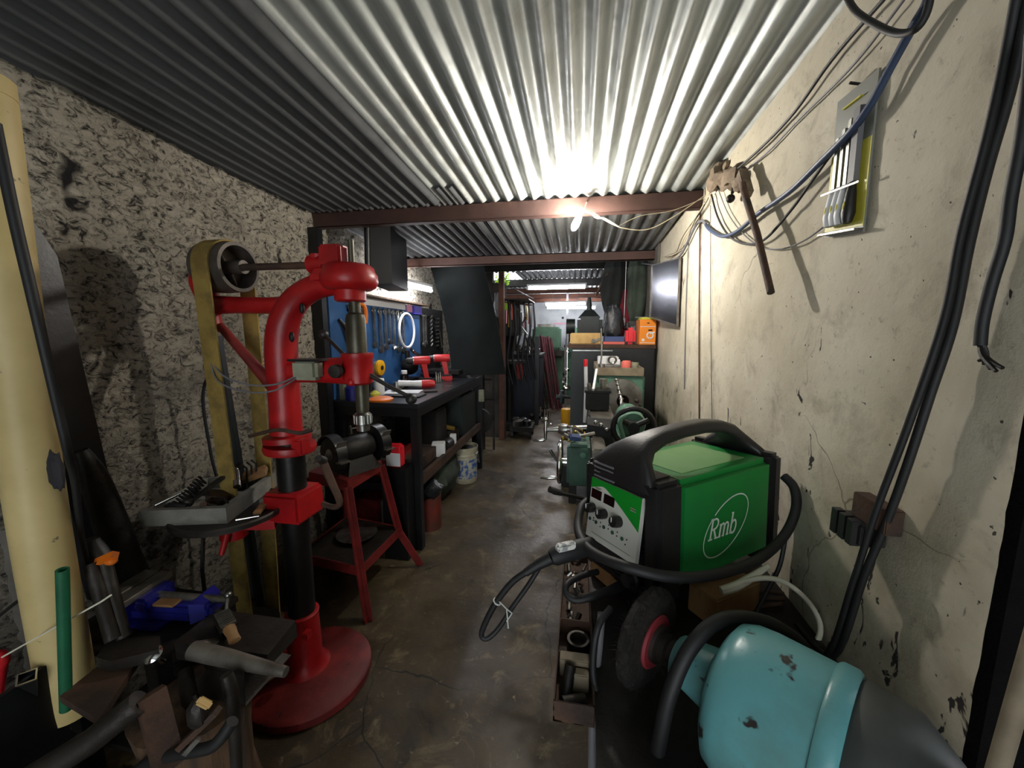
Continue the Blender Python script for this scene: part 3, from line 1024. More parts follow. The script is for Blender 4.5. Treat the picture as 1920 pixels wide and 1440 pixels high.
one(MB().box((.004, .765, SZ + .030), (.062, .022, .05), RX(.15), .002), 'steel_block', 'larger dull steel block in the near bay of the narrow side tray', 'steel block', 'tan_dust')
one(MB().box((.012, .735, SZ + .024), (.045, .022, .038), RX(-.1), .002), 'steel_block', 'smaller dull steel block in the near bay of the narrow side tray', 'steel block', 'tan_dust')
one(MB().tube([(-.012, .705, SZ + .012), (-.004, .74, SZ + .05)], .012, 12), 'bolt', 'dark bolt leaning in the near bay of the narrow side tray', 'bolt', 'dark_iron')
one(MB().tube([(.025, .70, SZ + .014), (-.018, .68, SZ + .02)], .013, 12), 'pipe_stub', 'dark pipe stub lying at the near end of the narrow side tray', 'pipe stub', 'old_iron')
random.seed(11)
for i in range(16):
    x, y = random.uniform(SX0 + .012, SX1 - .012), random.uniform(.90, 1.19)
    m = random.choice(['bright_steel', 'old_iron', 'lathe_steel', 'chrome', 'old_iron'])
    a = random.uniform(0, 3.1)
    l = random.uniform(.015, .035)
    d = V(math.cos(a) * .4, math.sin(a), 0) * l / 2
    one(MB().tube([V(x, y, SZ + .012) - d, V(x, y, SZ + .022) + d], random.uniform(.004, .008), 6), 'machine_screw', 'loose metal bit among many in the far bay of the narrow side tray', 'screw', m, 'loose bits in the side tray')
one(MB().tube([(-.03, 1.16, SZ + .05), (.0, 1.165, SZ + .06), (.04, 1.17, SZ + .06)], [.008, .010, .008], 10), 'screwdriver', 'orange tool handle sticking out beside the welding torch plug', 'tool handle', 'vivid_orange')

# ------------------------------------------------------------------ planks and the green welder
one(MB().box((.385, 1.0, TZ + .038), (.17, .08, .076), RZ(.62), .003), 'wood_plank', 'pale wooden plank under the near edge of the green welder', 'plank', 'plain_wood')
one(MB().box((.215, 1.17, TZ + .038), (.36, .09, .076), RZ(.66), .003), 'wood_plank', 'wooden plank under the far edge of the green welder', 'plank', 'plain_wood')
WA = math.radians(38)
wl = thing('welding_machine', 'green and black welding machine with carry handle, on the work table', 'welding machine', (.211, .86, .788), WA)
ROLL = -math.radians(2.5)
wl.rotation_euler = (ROLL, 0, WA)
WM[wl.name] = Matrix.Translation((.211, .86, .788)) @ Matrix.Rotation(WA, 4, 'Z') @ Matrix.Rotation(ROLL, 4, 'X')
W_, H_, L_ = .262, .293, .46
MB().span((.045, .004, .02), (L_ - .04, W_ - .004, H_ - .006), .016).done('green_case', 'welder_green', wl, True)
MB().span((.10, .045, H_ - .0075), (.36, .215, H_ - .005), 0).done('dusty_lid', 'dusty_top', wl, True)
# front frame
b = MB()
fo = .03
b.span((-fo, 0, 0), (.055, .05, H_), .012).span((-fo, W_ - .028, 0), (.055, W_, H_), .012)
b.span((-fo, .02, .245), (.055, W_ - .01, H_ + .004), .012).span((-.012, .03, .0), (.055, W_ - .02, .11), .006)
b.span((.0, .03, .1), (.05, W_ - .02, .25))
b.span((-fo, .03, .0), (.03, W_ - .02, .03), .008)
b.done('front_frame', 'black_plastic', wl, True)
b = MB()
b.prism([(-.012, .035), (-.045, .072), (-.045, .088), (0, .10), (0, .035)], (0, .045, 0), (1, 0, 0), (0, 0, 1), V(0, W_ - .07, 0))
b.done('front_ledge', 'black_plastic', wl, True)
pn = MB()
PB, PT = V(-.046, 0, .088), V(-.022, 0, .247)
PU = (PT - PB)


def pan(y, t, off=0.0):
    nrm = V(-PU.z, 0, PU.x).normalized()
    return V(PB.x, y, PB.z) + PU * t + nrm * off


PY0, PY1 = .052, W_ - .03
pn.faces([pan(PY0, 0, .002), pan(PY1, 0, .002), pan(PY1, 1, .002), pan(PY0, 1, .002), pan(PY0, 0, -.01), pan(PY1, 0, -.01), pan(PY1, 1, -.01), pan(PY0, 1, -.01)],
         [(0, 1, 2, 3), (7, 6, 5, 4), (0, 4, 5, 1), (1, 5, 6, 2), (2, 6, 7, 3), (3, 7, 4, 0)])
panel = pn.done('control_panel', 'panel_grey', wl, True)
g = MB()
top = []
N_ = 16
for k in range(N_ + 1):
    s_ = k / N_
    y = PY1 - (PY1 - PY0) * s_
    t_ = .82 + .14 * math.sin(min(1, s_ / .55) * math.pi * .5) if s_ < .28 else .915 - (s_ - .28) ** 1.15 * .62
    top.append((y, t_))
A_ = [pan(y, t_, .0035) for y, t_ in top]
B_ = [pan(y, 1.0, .0035) for y, t_ in top]
g.faces(A_ + B_, [(i, i + 1, i + 1 + N_ + 1, i + N_ + 1) for i in range(N_)])
g.done('green_band', 'panel_green', panel, True)
for y in (.207, .158):
    b = MB()
    b.faces([pan(y + s * .019, .745 + u, o2) for o2 in (.001, .0045) for s, u in ((-1, -.075), (1, -.075), (1, .075), (-1, .075))], [(0, 1, 2, 3), (4, 5, 6, 7), (0, 1, 5, 4), (1, 2, 6, 5), (2, 3, 7, 6), (3, 0, 4, 7)])
    b.done('display', 'display_black', panel, True)
nrm = V(-PU.z, 0, PU.x).normalized()
for y, r in ((.216, .013), (.170, .013), (.118, .0145)):
    k = MB().lathe([(.004, 0), (r, 0), (r, .014), (r * .88, .024), (.004, .024)], pan(y, .50), nrm, 24).done('knob', 'black_plastic', panel, True)
    MB().box(pan(y + .003, .53, .025), (.002, .002, .012)).done('pointer', 'white_print', k, True)
for i, y in enumerate((.222, .197, .166, .134, .100)):
    MB().lathe([(.002, 0), (.0048, 0), (.0048, .003), (.002, .004)], pan(y, .30 - .012 * i * .5, .001), nrm, 12).done('button', 'lathe_green_dark', panel, True)
b = MB()
for y, t_ in ((.208, .34), (.208, .30), (.180, .33), (.180, .26), (.150, .36), (.150, .30), (.118, .33), (.118, .27), (.236, .16), (.088, .22), (.085, .30)):
    b.lathe([(.0005, 0), (.0018, 0), (.0018, .001)], pan(y, t_, .002), nrm, 8)
b.done('indicator_dots', 'display_black', panel, True)
b = MB()
for i in range(3):
    b.box(pan(.205, .86 - i * .012, .0026), (.0005, .03 - i * .008, .002))
b.box(pan(.14, .10, .0026), (.0005, .14, .0012)).box(pan(.075, .80, .005), (.0005, .016, .003)).box(pan(.074, .765, .005), (.0005, .018, .003))
b.done('panel_print', 'switch_grey', panel, True)
b = MB()
for i in range(4):
    b.span((-fo - .004, .14, .258 + i * .012), (-fo + .004, .215, .263 + i * .012), .001)
b.done('upper_vent', 'cable_grey', wl, True)
b = MB()
for i in range(5):
    b.span((-fo - .004, .175 - .0 * i, .016 + i * .011), (-.008, .235, .021 + i * .011), .001)
    b.span((-fo - .004, .058, .006 + i * .011), (-.008, .135, .011 + i * .011), .001)
b.done('lower_vent', 'black_rubber', wl, True)
MB().span((L_ - .045, -.002, -.002), (L_, W_ + .002, H_ + .004), .012).done('rear_frame', 'black_plastic', wl, True)
# handle: a broad shroud at the front narrowing into an arched grip
sec = [(-.020, .262, .112, .016, .131), (-.012, .300, .100, .020, .131), (.006, .330, .070, .024, .128), (.035, .352, .044, .022, .118), (.08, .370, .031, .019, .105), (.15, .381, .026, .018, .095), (.23, .384, .026, .018, .092), (.30, .376, .027, .018, .095), (.36, .358, .032, .019, .105), (.405, .330, .045, .020, .118), (.432, .302, .085, .018, .131), (.440, .280, .118, .012, .131)]
loops = []
for i, (x, z, hw, ht, yc) in enumerate(sec):
    p = sec[max(0, i - 1)]
    q = sec[min(len(sec) - 1, i + 1)]
    t_ = V(q[0] - p[0], 0, q[1] - p[1]).normalized()
    nn = V(-t_.z, 0, t_.x)
    lp = []
    for k in range(20):
        a = 2 * math.pi * k / 20
        ca, sa = math.cos(a), math.sin(a)
        lp.append(V(x, yc, z) + V(0, 1, 0) * (hw * math.copysign(abs(ca) ** .6, ca)) + nn * (ht * math.copysign(abs(sa) ** .6, sa)))
    loops.append(lp)
MB().rings(loops).done('carry_handle', 'black_plastic', wl, True, smooth=60)
for y in (.07, .20):
    MB().lathe([(.004, -.01), (.022, -.01), (.022, .010), (.016, .014), (.016, .03), (.004, .03)], (-fo, y, .045), (-1, 0, 0), 24).done('cable_socket', 'black_plastic', wl, True)
for y0 in (.02, W_ - .05):
    for x in (.04, .40):
        MB().span((x, y0, -.012), (x + .03, y0 + .03, .02)).done('foot', 'black_rubber', wl, True)


# emblem on the case: thin oval ring with a gap, and the letters
def ribbon(mb, pts, w, y, closed=False, rnd=0.0):
    """flat stroke of width w through 2D points in the case's side plane"""
    pts = [Vector(p) for p in pts]
    k = len(pts)
    L, R = [], []
    for i in range(k):
        a = pts[(i - 1) % k] if closed or i else pts[i]
        c = pts[(i + 1) % k] if closed or i < k - 1 else pts[i]
        d = (c - a).normalized()
        nn = Vector((-d.y, d.x)) * w / 2
        L.append(pts[i] + nn)
        R.append(pts[i] - nn)
    vs = [V(p.x, y, p.y) for p in L + R]
    mb.faces(vs, [(i, (i + 1) % k, (i + 1) % k + k, i + k) for i in range(k if closed else k - 1)])


EC, EA, EB, ET = Vector((.222, .143)), .100, .058, math.radians(33)


def ell(a):
    c, s_ = math.cos(a) * EA, math.sin(a) * EB
    return EC + Vector((c * math.cos(ET) - s_ * math.sin(ET), c * math.sin(ET) + s_ * math.cos(ET)))


lg = MB()
ribbon(lg, [ell(math.radians(108 + 354 * k / 90)) for k in range(91)], .0032, .0036)
lg.done('logo_oval', 'white_print', wl, True)
SH = .24


def gl_(x, z):
    return Vector((.150 + x + z * SH, .118 + z * 1.06 - .02 * x))


def arc2(cx, cz, rx, rz, a0, a1, n=10):
    return [(cx + rx * math.cos(math.radians(a0 + (a1 - a0) * i / n)), cz + rz * math.sin(math.radians(a0 + (a1 - a0) * i / n))) for i in range(n + 1)]


def strokes(mb, lst, w):
    for st in lst:
        ww = st[0] if isinstance(st[0], float) else w
        ribbon(mb, [gl_(*p) for p in (st[1:] if isinstance(st[0], float) else st)], ww, .0036)


for nm, lst in (('R', [[(.006, 0), (.006, .05)], [.004, (-.002, .002), (.015, .002)], [.004, (-.002, .049), (.014, .049)], [.005] + [(.006, .048)] + arc2(.016, .037, .013, .012, 80, -80) + [(.006, .024)], [(.015, .025), (.028, .002)], [.004, (.022, .002), (.036, .002)]]),
                ('m', [[(.042, 0), (.042, .032)], [.004, (.036, .031), (.044, .031)], [.005] + arc2(.050, .022, .0075, .010, 160, 0), [(.0575, .024), (.0575, 0)], [.005] + arc2(.0655, .022, .0075, .010, 160, 0), [(.073, .024), (.073, 0)], [.004, (.036, .002), (.047, .002)], [.004, (.052, .002), (.062, .002)], [.004, (.068, .002), (.079, .002)]]),
                ('b', [[(.086, 0), (.086, .052)], [.004, (.080, .051), (.088, .051)], [.0055] + arc2(.096, .016, .0105, .0155, 170, -170, 18)])):
    b = MB()
    strokes(b, lst, .0065)
    b.done('logo_lettering', 'white_print', wl, True)

# torch cable wrapped round the welder, and the lead plugged in at the front
one(MB().tube([at(1102, 940, 1.06), at(1090, 952, 1.02), at(1084, 985, .96), at(1092, 1015, .89), at(1118, 1040, .83), at(1178, 1064, .775), at(1262, 1082, .775), at(1345, 1076, .83), at(1420, 1050, .93), at(1470, 1005, 1.02), at(1492, 955, 1.06), at(1489, 915, 1.09), at(1470, 893, 1.12)], .0115, 14, sm=6),
    'welding_cable', 'thick black cable slung round the front and side of the green welder', 'cable', 'black_rubber')
tc_ = thing('welding_torch_lead', 'black plug and thin looped lead sticking out over the aisle from the welder', 'torch lead', at(1060, 1040, .84))
MB().tube([at(1108, 1022, .90), at(1090, 1028, .87), at(1040, 1043, .84), at(1032, 1046, .835)], [.020, .022, .021, .015], 16).done('plug', 'black_rubber', tc_)
q1, q2 = at(1046, 1035, .82), at(1080, 1027, .845)
MB().box((q1 + q2) / 2 + V(-.003, -.006, .012), ((q2 - q1).length, .018, .018), Euler((0, -math.atan2(q2.z - q1.z, math.hypot(q2.x - q1.x, q2.y - q1.y)), math.atan2(q2.y - q1.y, q2.x - q1.x))).to_matrix(), .004).done('plug_label', 'sticker', tc_)
MB().tube([at(1034, 1046, .835), at(1010, 1058, .83), at(985, 1074, .82)], [.014, .012, .009], 12).done('strain_relief', 'black_rubber', tc_)
MB().tube([at(986, 1073, .82), at(960, 1092, .82), at(930, 1130, .82), at(908, 1172, .82), at(903, 1192, .82), at(914, 1197, .82), at(935, 1178, .83), at(960, 1140, .84), at(990, 1098, .85), at(1010, 1066, .86)], [.0075, .0075, .0075, .0075, .0065, .006, .006, .006, .006, .006], 10, sm=6).done('lead', 'black_rubber', tc_)
b = MB()
b.torus(at(932, 1128, .82), at(940, 1115, .82) - at(922, 1142, .82), .009, .0022, 16, 6)
b.tube([at(935, 1127, .815), at(950, 1142, .815), at(953, 1178, .815)], .0016, 6).tube([at(950, 1142, .815), at(960, 1150, .815), at(950, 1165, .815)], .0016, 6)
b.done('cable_tie', 'zip_tie', tc_)
one(MB().tube([at(1178, 1088, .96), at(1150, 1105, .90), at(1112, 1118, .86), at(1080, 1125, .85), at(1062, 1113, .86), at(1064, 1095, .88), at(1090, 1080, .93), at(1120, 1072, .97)], [.012, .012, .010, .008, .008, .008, .008, .008], 10, sm=6), 'earth_lead', 'black earth lead looping in front of the welder vents above the side tray', 'cable', 'black_rubber')

# ------------------------------------------------------------------ blue grinder with wire wheel
GA = math.radians(-40)
gpos = V(.148, .735, .812)
gr = thing('wire_wheel_grinder', 'large turquoise grinder motor with bristly wire wheel on its left end', 'grinder', (gpos.x, gpos.y, TZ), GA)
gz = gpos.z - TZ
b = MB()
R0 = .096
loops = []
for r, h in ((.03, -.016), (.06, -.018), (.085, -.016), (R0, -.008), (R0 + .002, .004), (.088, .014), (.06, .016), (.03, .016)):
    loops.append([V(h, math.cos(2 * math.pi * k / 90) * (r + random.uniform(-.003, .003) * (r > .05)), gz + math.sin(2 * math.pi * k / 90) * (r + random.uniform(-.003, .003) * (r > .05))) for k in range(90)])
b.rings(loops)
for k in range(700):
    a = random.uniform(0, 2 * math.pi)
    h = random.uniform(-.012, .012)
    e = V(random.uniform(-.12, .12), math.cos(a), math.sin(a))
    c = V(h, 0, gz)
    p = c + e * random.uniform(.055, .09)
    q = c + e * random.uniform(R0, R0 + .009) + V(random.uniform(-.010, .010), 0, 0)
    sd = V(0, -e.z, e.y) * .0007
    b.faces([p + sd, p - sd, q], [(0, 1, 2)])
b.done('wire_wheel', 'wire_bristle', gr, True)
MB().lathe([(.02, .012), (.05, .013), (.052, .018), (.048, .022), (.02, .022)], (0, 0, gz), (1, 0, 0), 36).done('flange', 'flange_red', gr, True)
MB().lathe([(.02, .02), (.036, .021), (.036, .03), (.026, .032), (.028, .045), (.022, .048), (.022, .075), (.01, .075)], (0, 0, gz), (1, 0, 0), 28).done('spindle_hub', 'old_iron', gr, True)
b = MB()
b.lathe([(.012, .062), (.036, .062), (.040, .066), (.046, .10), (.052, .128), (.066, .136), (.092, .142), (.110, .152), (.119, .172), (.122, .20), (.122, .29), (.112, .30), (.02, .30)], (0, 0, gz), (1, 0, 0), 56)
b.done('motor_body', 'grinder_blue', gr, True)
MB().lathe([(.10, .278), (.125, .28), (.128, .284), (.128, .302), (.123, .308), (.10, .308)], (0, 0, gz), (1, 0, 0), 56).done('end_ring', 'grinder_blue', gr, True)
MB().lathe([(.112, .30), (.120, .312), (.114, .37), (.08, .41), (.05, .415), (.05, .46), (.01, .46)], (0, 0, gz), (1, 0, 0), 48).done('end_cap', 'grinder_cap', gr, True)
b = MB()
b.span((.17, -.08, 0), (.31, .08, .03), .006)
b.rings([[V(x, y, .02) for x, y in ((.18, -.05), (.30, -.05), (.30, .05), (.18, .05))], [V(x, y, gz - .06) for x, y in ((.19, -.035), (.29, -.035), (.29, .035), (.19, .035))]])
b.done('foot', 'grinder_cap', gr, True)
one(MB().tube([at(1500, 1205, .78), at(1478, 1188, .76), at(1440, 1168, .73), at(1385, 1158, .70), at(1335, 1172, .665), at(1290, 1222, .635), at(1258, 1295, .615), at(1240, 1370, .61), at(1228, 1450, .61), at(1222, 1540, .62)], .0125, 14, sm=6), 'rubber_hose', 'thick black hose arching over the turquoise grinder motor', 'hose', 'black_rubber')
one(MB().tube([at(1128, 1150, .80), at(1122, 1220, .78), at(1112, 1330, .74), at(1110, 1440, .72)], .009, 10, sm=5), 'power_cable', 'dark cable running straight down left of the wire wheel', 'cable', 'cable_grey')
one(MB().tube([at(1145, 1140, .78), at(1120, 1180, .74), at(1112, 1260, .72), at(1130, 1330, .70), at(1170, 1400, .69), at(1215, 1445, .68)], .007, 10, sm=5), 'power_cable', 'dark cable curving down to the floor below the wire wheel', 'cable', 'black_rubber')

# ------------------------------------------------------------------ green lathe
la = thing('metal_lathe', 'old green engine lathe standing in front of the black cabinet', 'lathe', (.23, 2.2, 0))
b = MB()
b.span((.09, 1.50, .74), (.36, 2.55, .80)).span((.10, 1.50, .80), (.135, 2.55, .845), .004).span((.315, 1.50, .80), (.35, 2.55, .845), .004)
for y in (1.6, 1.8, 2.0, 2.2, 2.4):
    b.span((.10, y, .745), (.35, y + .02, .83))
b.done('bed', 'lathe_steel', la)
b = MB()
b.span((.08, 1.55, 0), (.38, 1.80, .74), .01).span((.08, 2.45, 0), (.40, 3.0, .82), .01)
b.done('pedestal', 'lathe_green_dark', la)
MB().span((.0, 1.55, .70), (.40, 2.50, .715)).done('chip_pan', 'old_iron', la)
hs = MB().span((.112, 2.50, .82), (.408, 3.02, 1.15), .014).done('headstock', 'lathe_green', la)
b = MB()
b.span((.108, 2.49, 1.145), (.398, 3.03, 1.15)).span((.108, 2.49, 1.145), (.398, 2.50, 1.195), .002).span((.108, 2.50, 1.145), (.118, 3.03, 1.195), .002).span((.388, 2.50, 1.145), (.398, 3.03, 1.195), .002).span((.108, 3.02, 1.145), (.398, 3.03, 1.195), .002)
b.done('top_tray', 'tan_dust', la)
b = MB()
b.lathe([(.012, .06), (.125, .055), (.128, .05), (.128, .035), (.12, .03), (.05, .028), (.05, 0), (.012, 0)], (.264, 2.51, 1.0), (0, -1, 0), 56)
b.done('faceplate', 'lathe_steel', la)
MB().lathe([(.004, .058), (.038, .058), (.038, .062), (.004, .062)], (.272, 2.51, .99), (0, -1, 0), 28).done('spindle_bore', 'display_black', la)
b = MB()
p0, p1 = at(1156, 712, 2.42), at(1165, 748, 2.36)
for i in range(5):
    c = p0.lerp(p1, i / 4)
    b.ball(c, .013, (1.1, 1, .75), 10)
b.tube([p0, p1, at(1166, 765, 2.30)], [.006, .008, .012], 10)
b.done('work_driver', 'bright_steel', la)
b = MB()
b.tube([at(1166, 757, 2.33), at(1180, 765, 2.3), at(1196, 768, 2.28)], [.012, .009, .011], 10).ball(at(1194, 752, 2.36), .014).ball(at(1200, 760, 2.36), .010)
b.done('carrier_dog', 'old_iron', la)
# carriage
b = MB()
b.span((.06, 1.86, .845), (.37, 2.14, .885), .006).span((.07, 1.95, .885), (.17, 2.30, .93), .005)
b.done('saddle', 'lathe_steel', la)
b = MB()
b.rings([[V(.055, 1.90, .93), V(.185, 1.90, .93), V(.185, 2.25, .93), V(.055, 2.25, .93)], [V(.062, 1.92, .995), V(.178, 1.92, .995), V(.178, 2.25, .995), V(.062, 2.25, .995)]])
b.done('compound_slide', 'lathe_steel', la)
b = MB()
b.span((.038, 2.08, 1.0), (.162, 2.20, 1.095), .004).span((.03, 2.07, 1.095), (.17, 2.21, 1.108), .002)
b.done('tool_post', 'dark_iron', la)
for i, (x, y) in enumerate(((.055, 2.10), (.085, 2.12), (.055, 2.17), (.085, 2.18))):
    MB().cyl((x, y, 1.105), (x, y, 1.135), .010, n=8).done('clamp_screw', 'bright_steel', la)
MB().cyl((.13, 2.14, 1.105), (.13, 2.14, 1.165), .016, .022, 12).done('tool_post_nut', 'lathe_steel', la)
MB().bar((.075, 2.06, 1.115), (.10, 2.30, 1.20), .012, .012).done('tool_holder', 'white_plastic', la)
b = MB()
b.rings([[V(.035 + .0 * k, 1.80, .91), V(.165, 1.80, .90), V(.165, 1.92, .90), V(.035, 1.92, .91)] for k in (0,)] + [[V(.045, 1.81, .985), V(.155, 1.81, .97), V(.16, 1.92, .99), V(.04, 1.92, .995)]])
b.done('slide_cover', 'black_rubber', la)
for i, (px, py) in enumerate(((1117, 792), (1127, 797), (1138, 806))):
    MB().ball(at(px, py, 1.80), .011, n=10).done('oil_cup', 'bright_steel', la)
for i in range(5):
    MB().lathe([(.004, 0), (.010, 0), (.010, .008), (.004, .008)], (.060, 1.93 + i * .045, .955), (-1, 0, 0), 12).done('gib_screw', 'bright_steel', la)
k = MB().tube([(.06, 1.86, .955), (-.09, 1.85, .945), (-.155, 1.85, .940)], [.018, .014, .008], 14).lathe([(.004, 0), (.026, 0), (.028, .03), (.020, .045), (.004, .045)], (-.05, 1.852, .946), (-1, 0, 0), 24).done('cross_slide_screw', 'bright_steel', la)
b = MB()
b.tube([(-.157, 1.85, .990), (-.157, 1.85, .940), (-.157, 1.85, .888)], [.006, .010, .006], 10).ball((-.157, 1.85, .992), .010).tube([(-.157, 1.85, .888), (-.17, 1.85, .886), (-.20, 1.85, .884), (-.222, 1.85, .882)], [.005, .009, .008, .003], 10)
b.done('ball_crank', 'chrome', k)
b = MB()
b.span((-.043, 1.56, .775), (.052, 1.76, .955), .012).span((-.035, 1.555, .93), (.045, 1.56, .94))
b.done('apron_box', 'lathe_green_dark', la)
MB().lathe([(.002, 0), (.012, 0), (.012, .004), (.005, .006), (.002, .006)], (.022, 1.56, .915), (0, -1, 0), 16).done('plug_screw', 'lathe_green', la)
MB().span((.06, 1.58, .845), (.12, 1.80, .935), .008).done('apron_shelf', 'lathe_steel', la)
b = MB()
b.torus((-.072, 1.60, .868), (1, 0, 0), .084, .010, 44, 10)
for a in (.6, 2.7, 4.8):
    b.tube([V(-.066, 1.60, .868), V(-.072, 1.60 + .08 * math.cos(a), .868 + .08 * math.sin(a))], .007, 8)
b.cyl((-.085, 1.60, .868), (-.04, 1.60, .868), .018, n=16)
w = b.done('apron_handwheel', 'chrome', la)
MB().tube([(-.08, 1.585, .800), (-.10, 1.585, .799), (-.125, 1.585, .797), (-.155, 1.585, .795)], [.005, .009, .009, .004], 10).done('wheel_handle', 'chrome', w)
MB().tube([(-.08, 1.61, .86), (-.095, 1.60, .885), (-.115, 1.60, .915)], [.005, .006, .007], 10).done('wheel_handle', 'bright_steel', w)
k = MB().tube([at(1095, 935, 1.45), at(1052, 925, 1.42)], [.008, .007], 10).done('feed_lever', 'dark_iron', la)
MB().tube([at(1054, 925, 1.42), at(1040, 921, 1.41), at(1030, 917, 1.40)], [.010, .014, .012], 12).done('lever_grip', 'black_plastic', k)
# tailstock
b = MB()
b.span((.19, 1.84, .845), (.32, 2.08, .93), .01)
b.lathe([(.01, 0), (.055, .0), (.062, .02), (.062, .22), (.05, .27), (.02, .27)], (.255, 1.84, .985), (0, 1, 0), 32)
b.rings([[V(.21, 1.86, .92), V(.30, 1.86, .92), V(.30, 2.06, .92), V(.21, 2.06, .92)], [V(.225, 1.87, .98), V(.285, 1.87, .98), V(.285, 2.05, .98), V(.225, 2.05, .98)]])
b.done('tailstock', 'lathe_green', la)
b = MB()
b.cyl((.255, 2.10, .985), (.262, 2.30, .99), .018).cyl((.262, 2.30, .99), (.264, 2.42, .99), .016, .003)
b.done('quill_centre', 'bright_steel', la)
b = MB()
b.torus((.25, 1.79, .985), (0, 1, .1), .090, .013, 44, 12)
for a in (.5, 2.6, 4.7):
    b.tube([V(.25, 1.80, .985), V(.25 + .085 * math.cos(a), 1.79, .985 + .085 * math.sin(a))], [.016, .012], 8)
b.cyl((.25, 1.77, .985), (.25, 1.85, .985), .026, n=20)
b.done('tailstock_handwheel', 'black_plastic', la)
b = MB()
b.tube([at(1175, 780, 1.76), at(1164, 786, 1.75), at(1163, 800, 1.74), at(1172, 828, 1.74)], [.011, .012, .010, .010], 12, sm=3)
b.done('clamp_lever', 'lathe_green', la)
# things on the lathe
wr_ = thing('white_rod', 'white rod with red tip standing left of the lathe headstock', 'rod', at(1099, 727, 2.28))
MB().tube([V(.04, 2.28, .885), at(1099, 727, 2.28), at(1098, 676, 2.28)], .011, 12).done('rod_body', 'white_plastic', wr_)
MB().tube([at(1098, 687, 2.28), at(1098, 674, 2.28)], .0118, 12).done('red_tip', 'jerry_red', wr_)
one(MB().tube([V(.13, 2.6, 1.153), at(1128, 668, 2.6), at(1128, 640, 2.6), at(1127, 616, 2.6)], .006, 10), 'steel_rod', 'thin steel rod standing upright on the lathe headstock', 'rod', 'bright_steel')
one(MB().span((.128, 2.78, 1.152), (.27, 2.90, 1.245), .004), 'white_box', 'white carton at the back of the lathe top tray', 'box', 'white_plastic')
one(MB().span((.152, 2.56, 1.152), (.262, 2.66, 1.205), .002), 'drill_case', 'ribbed grey drill case at the front of the lathe top tray', 'case', 'lathe_steel')
one(MB().span((.222, 2.66, 1.152), (.268, 2.70, 1.235), .003), 'paper_box', 'small white box behind the drill case on the lathe', 'box', 'white_plastic')
one(MB().lathe([(.01, 0), (.030, 0), (.030, .07), (.024, .082), (.01, .082)], (.30, 2.58, 1.152), n=24), 'red_tin', 'dull red round tin in the lathe top tray', 'tin', 'book_salmon')
one(MB().lathe([(.006, 0), (.020, 0), (.020, .05), (.022, .05), (.022, .072), (.006, .072)], (.352, 2.56, 1.152), n=20), 'glass_jar', 'small grey jar at the right front corner of the lathe top tray', 'jar', 'switch_grey')
one(MB().lathe([(.006, 0), (.022, 0), (.022, .062), (.006, .062)], (.14, 2.54, 1.152), n=20), 'steel_cup', 'steel cup at the left front corner of the lathe top tray', 'cup', 'bright_steel')
one(MB().torus((.212, 2.60, 1.236), (0, 1, .3), .024, .007, 24, 8), 'bearing_ring', 'steel ring standing up on the ribbed drill case', 'ring', 'bright_steel')
random.seed(21)
for i in range(14):
    x, y = random.uniform(-.035, .045), random.uniform(1.58, 1.74)
    a = random.uniform(0, 3.1)
    d = V(math.cos(a), math.sin(a), 0) * random.uniform(.02, .04)
    one(MB().tube([V(x, y, .966 + .004 * (i % 4)) - d, V(x, y, .975 + .004 * (i % 4)) + d], random.uniform(.004, .007), 6), 'lathe_tool', 'loose bright cutting tool heaped on top of the green apron box', 'tool bit', random.choice(['bright_steel', 'chrome', 'brass', 'lathe_steel']), 'cutting tools on the apron box')
one(MB().box((-.012, 1.57, .985), (.05, .03, .02), Euler((.4, .2, .5)).to_matrix(), .004), 'blue_clamp', 'pale blue plastic clip on top of the green apron box', 'clip', 'book_blue')
for i, (px, py, s_) in enumerate(((1050, 800, .014), (1060, 812, .012), (1067, 803, .011), (1056, 822, .012))):
    one(MB().ball(at(px, py, 1.9), s_, n=10).tube([at(px, py, 1.9), at(px + 12, py + 3, 1.92)], .007, 8), 'brass_fitting', ['left upper', 'middle', 'right upper', 'lowest'][i] + ' brass fitting of four above the lathe cross-slide crank', 'fitting', 'brass', 'brass fittings by the crank')
# ------------------------------------------------------------------ lower left: pipes against the rough wall
t = thing('plastic_pipe', 'thick cream plastic pipe with burn mark leaning at the left wall', 'pipe', at(122, 1290, .68))
pth = [at(-33, 178, .72), at(-30, 205, .72), at(62, 900, .69), at(122, 1255, .68), at(134, 1330, .68)]
b = MB()
b.tube(pth, .052, 28, sm=6)
b.done('pipe_body', 'cream_plastic', t)
c = at(96, 882, .64)
b = MB()
b.ball(at(104, 884, .648), .036, (.60, .28, 1.3), 14, .5)
b.done('burn_mark', 'burn_mark', t)
one(MB().tube([at(-10, 230, .66), at(25, 400, .66), at(62, 560, .665), at(98, 720, .68), at(128, 850, .70), at(140, 900, .72), at(152, 1000, .75), at(175, 1100, .80)], [.010, .010, .010, .009, .009, .008, .006, .005], 10, sm=5), 'black_cable', 'black cable hanging down along the cream plastic pipe', 'cable', 'black_rubber')
b = MB()
p = [atx(58, 395, -1.50), atx(105, 480, -1.52), atx(195, 880, -1.53), atx(285, 1092, -1.53), atx(200, 1130, -1.47), atx(140, 900, -1.47)]
b.prism([(q.y, q.z) for q in p], (-1.55, 0, 0), (0, 1, 0), (0, 0, 1), (.035, 0, 0))
one(b, 'black_board', 'tall black board leaning flat on the rough wall behind the cream pipe', 'board', 'black_paint')
one(MB().tube([at(150, 845, .86), at(178, 900, .88), at(215, 1000, .90), at(246, 1092, .92), at(262, 1150, .92)], [.018, .034, .042, .045, .045], 24, sm=3), 'steel_tube', 'dark steel tube with rounded top leaning beside the black board', 'tube', 'dark_iron')
t = thing('angle_tool', 'black and orange hand tool hung between the cream pipe and the dark tube', 'power tool', at(195, 1045, .80))
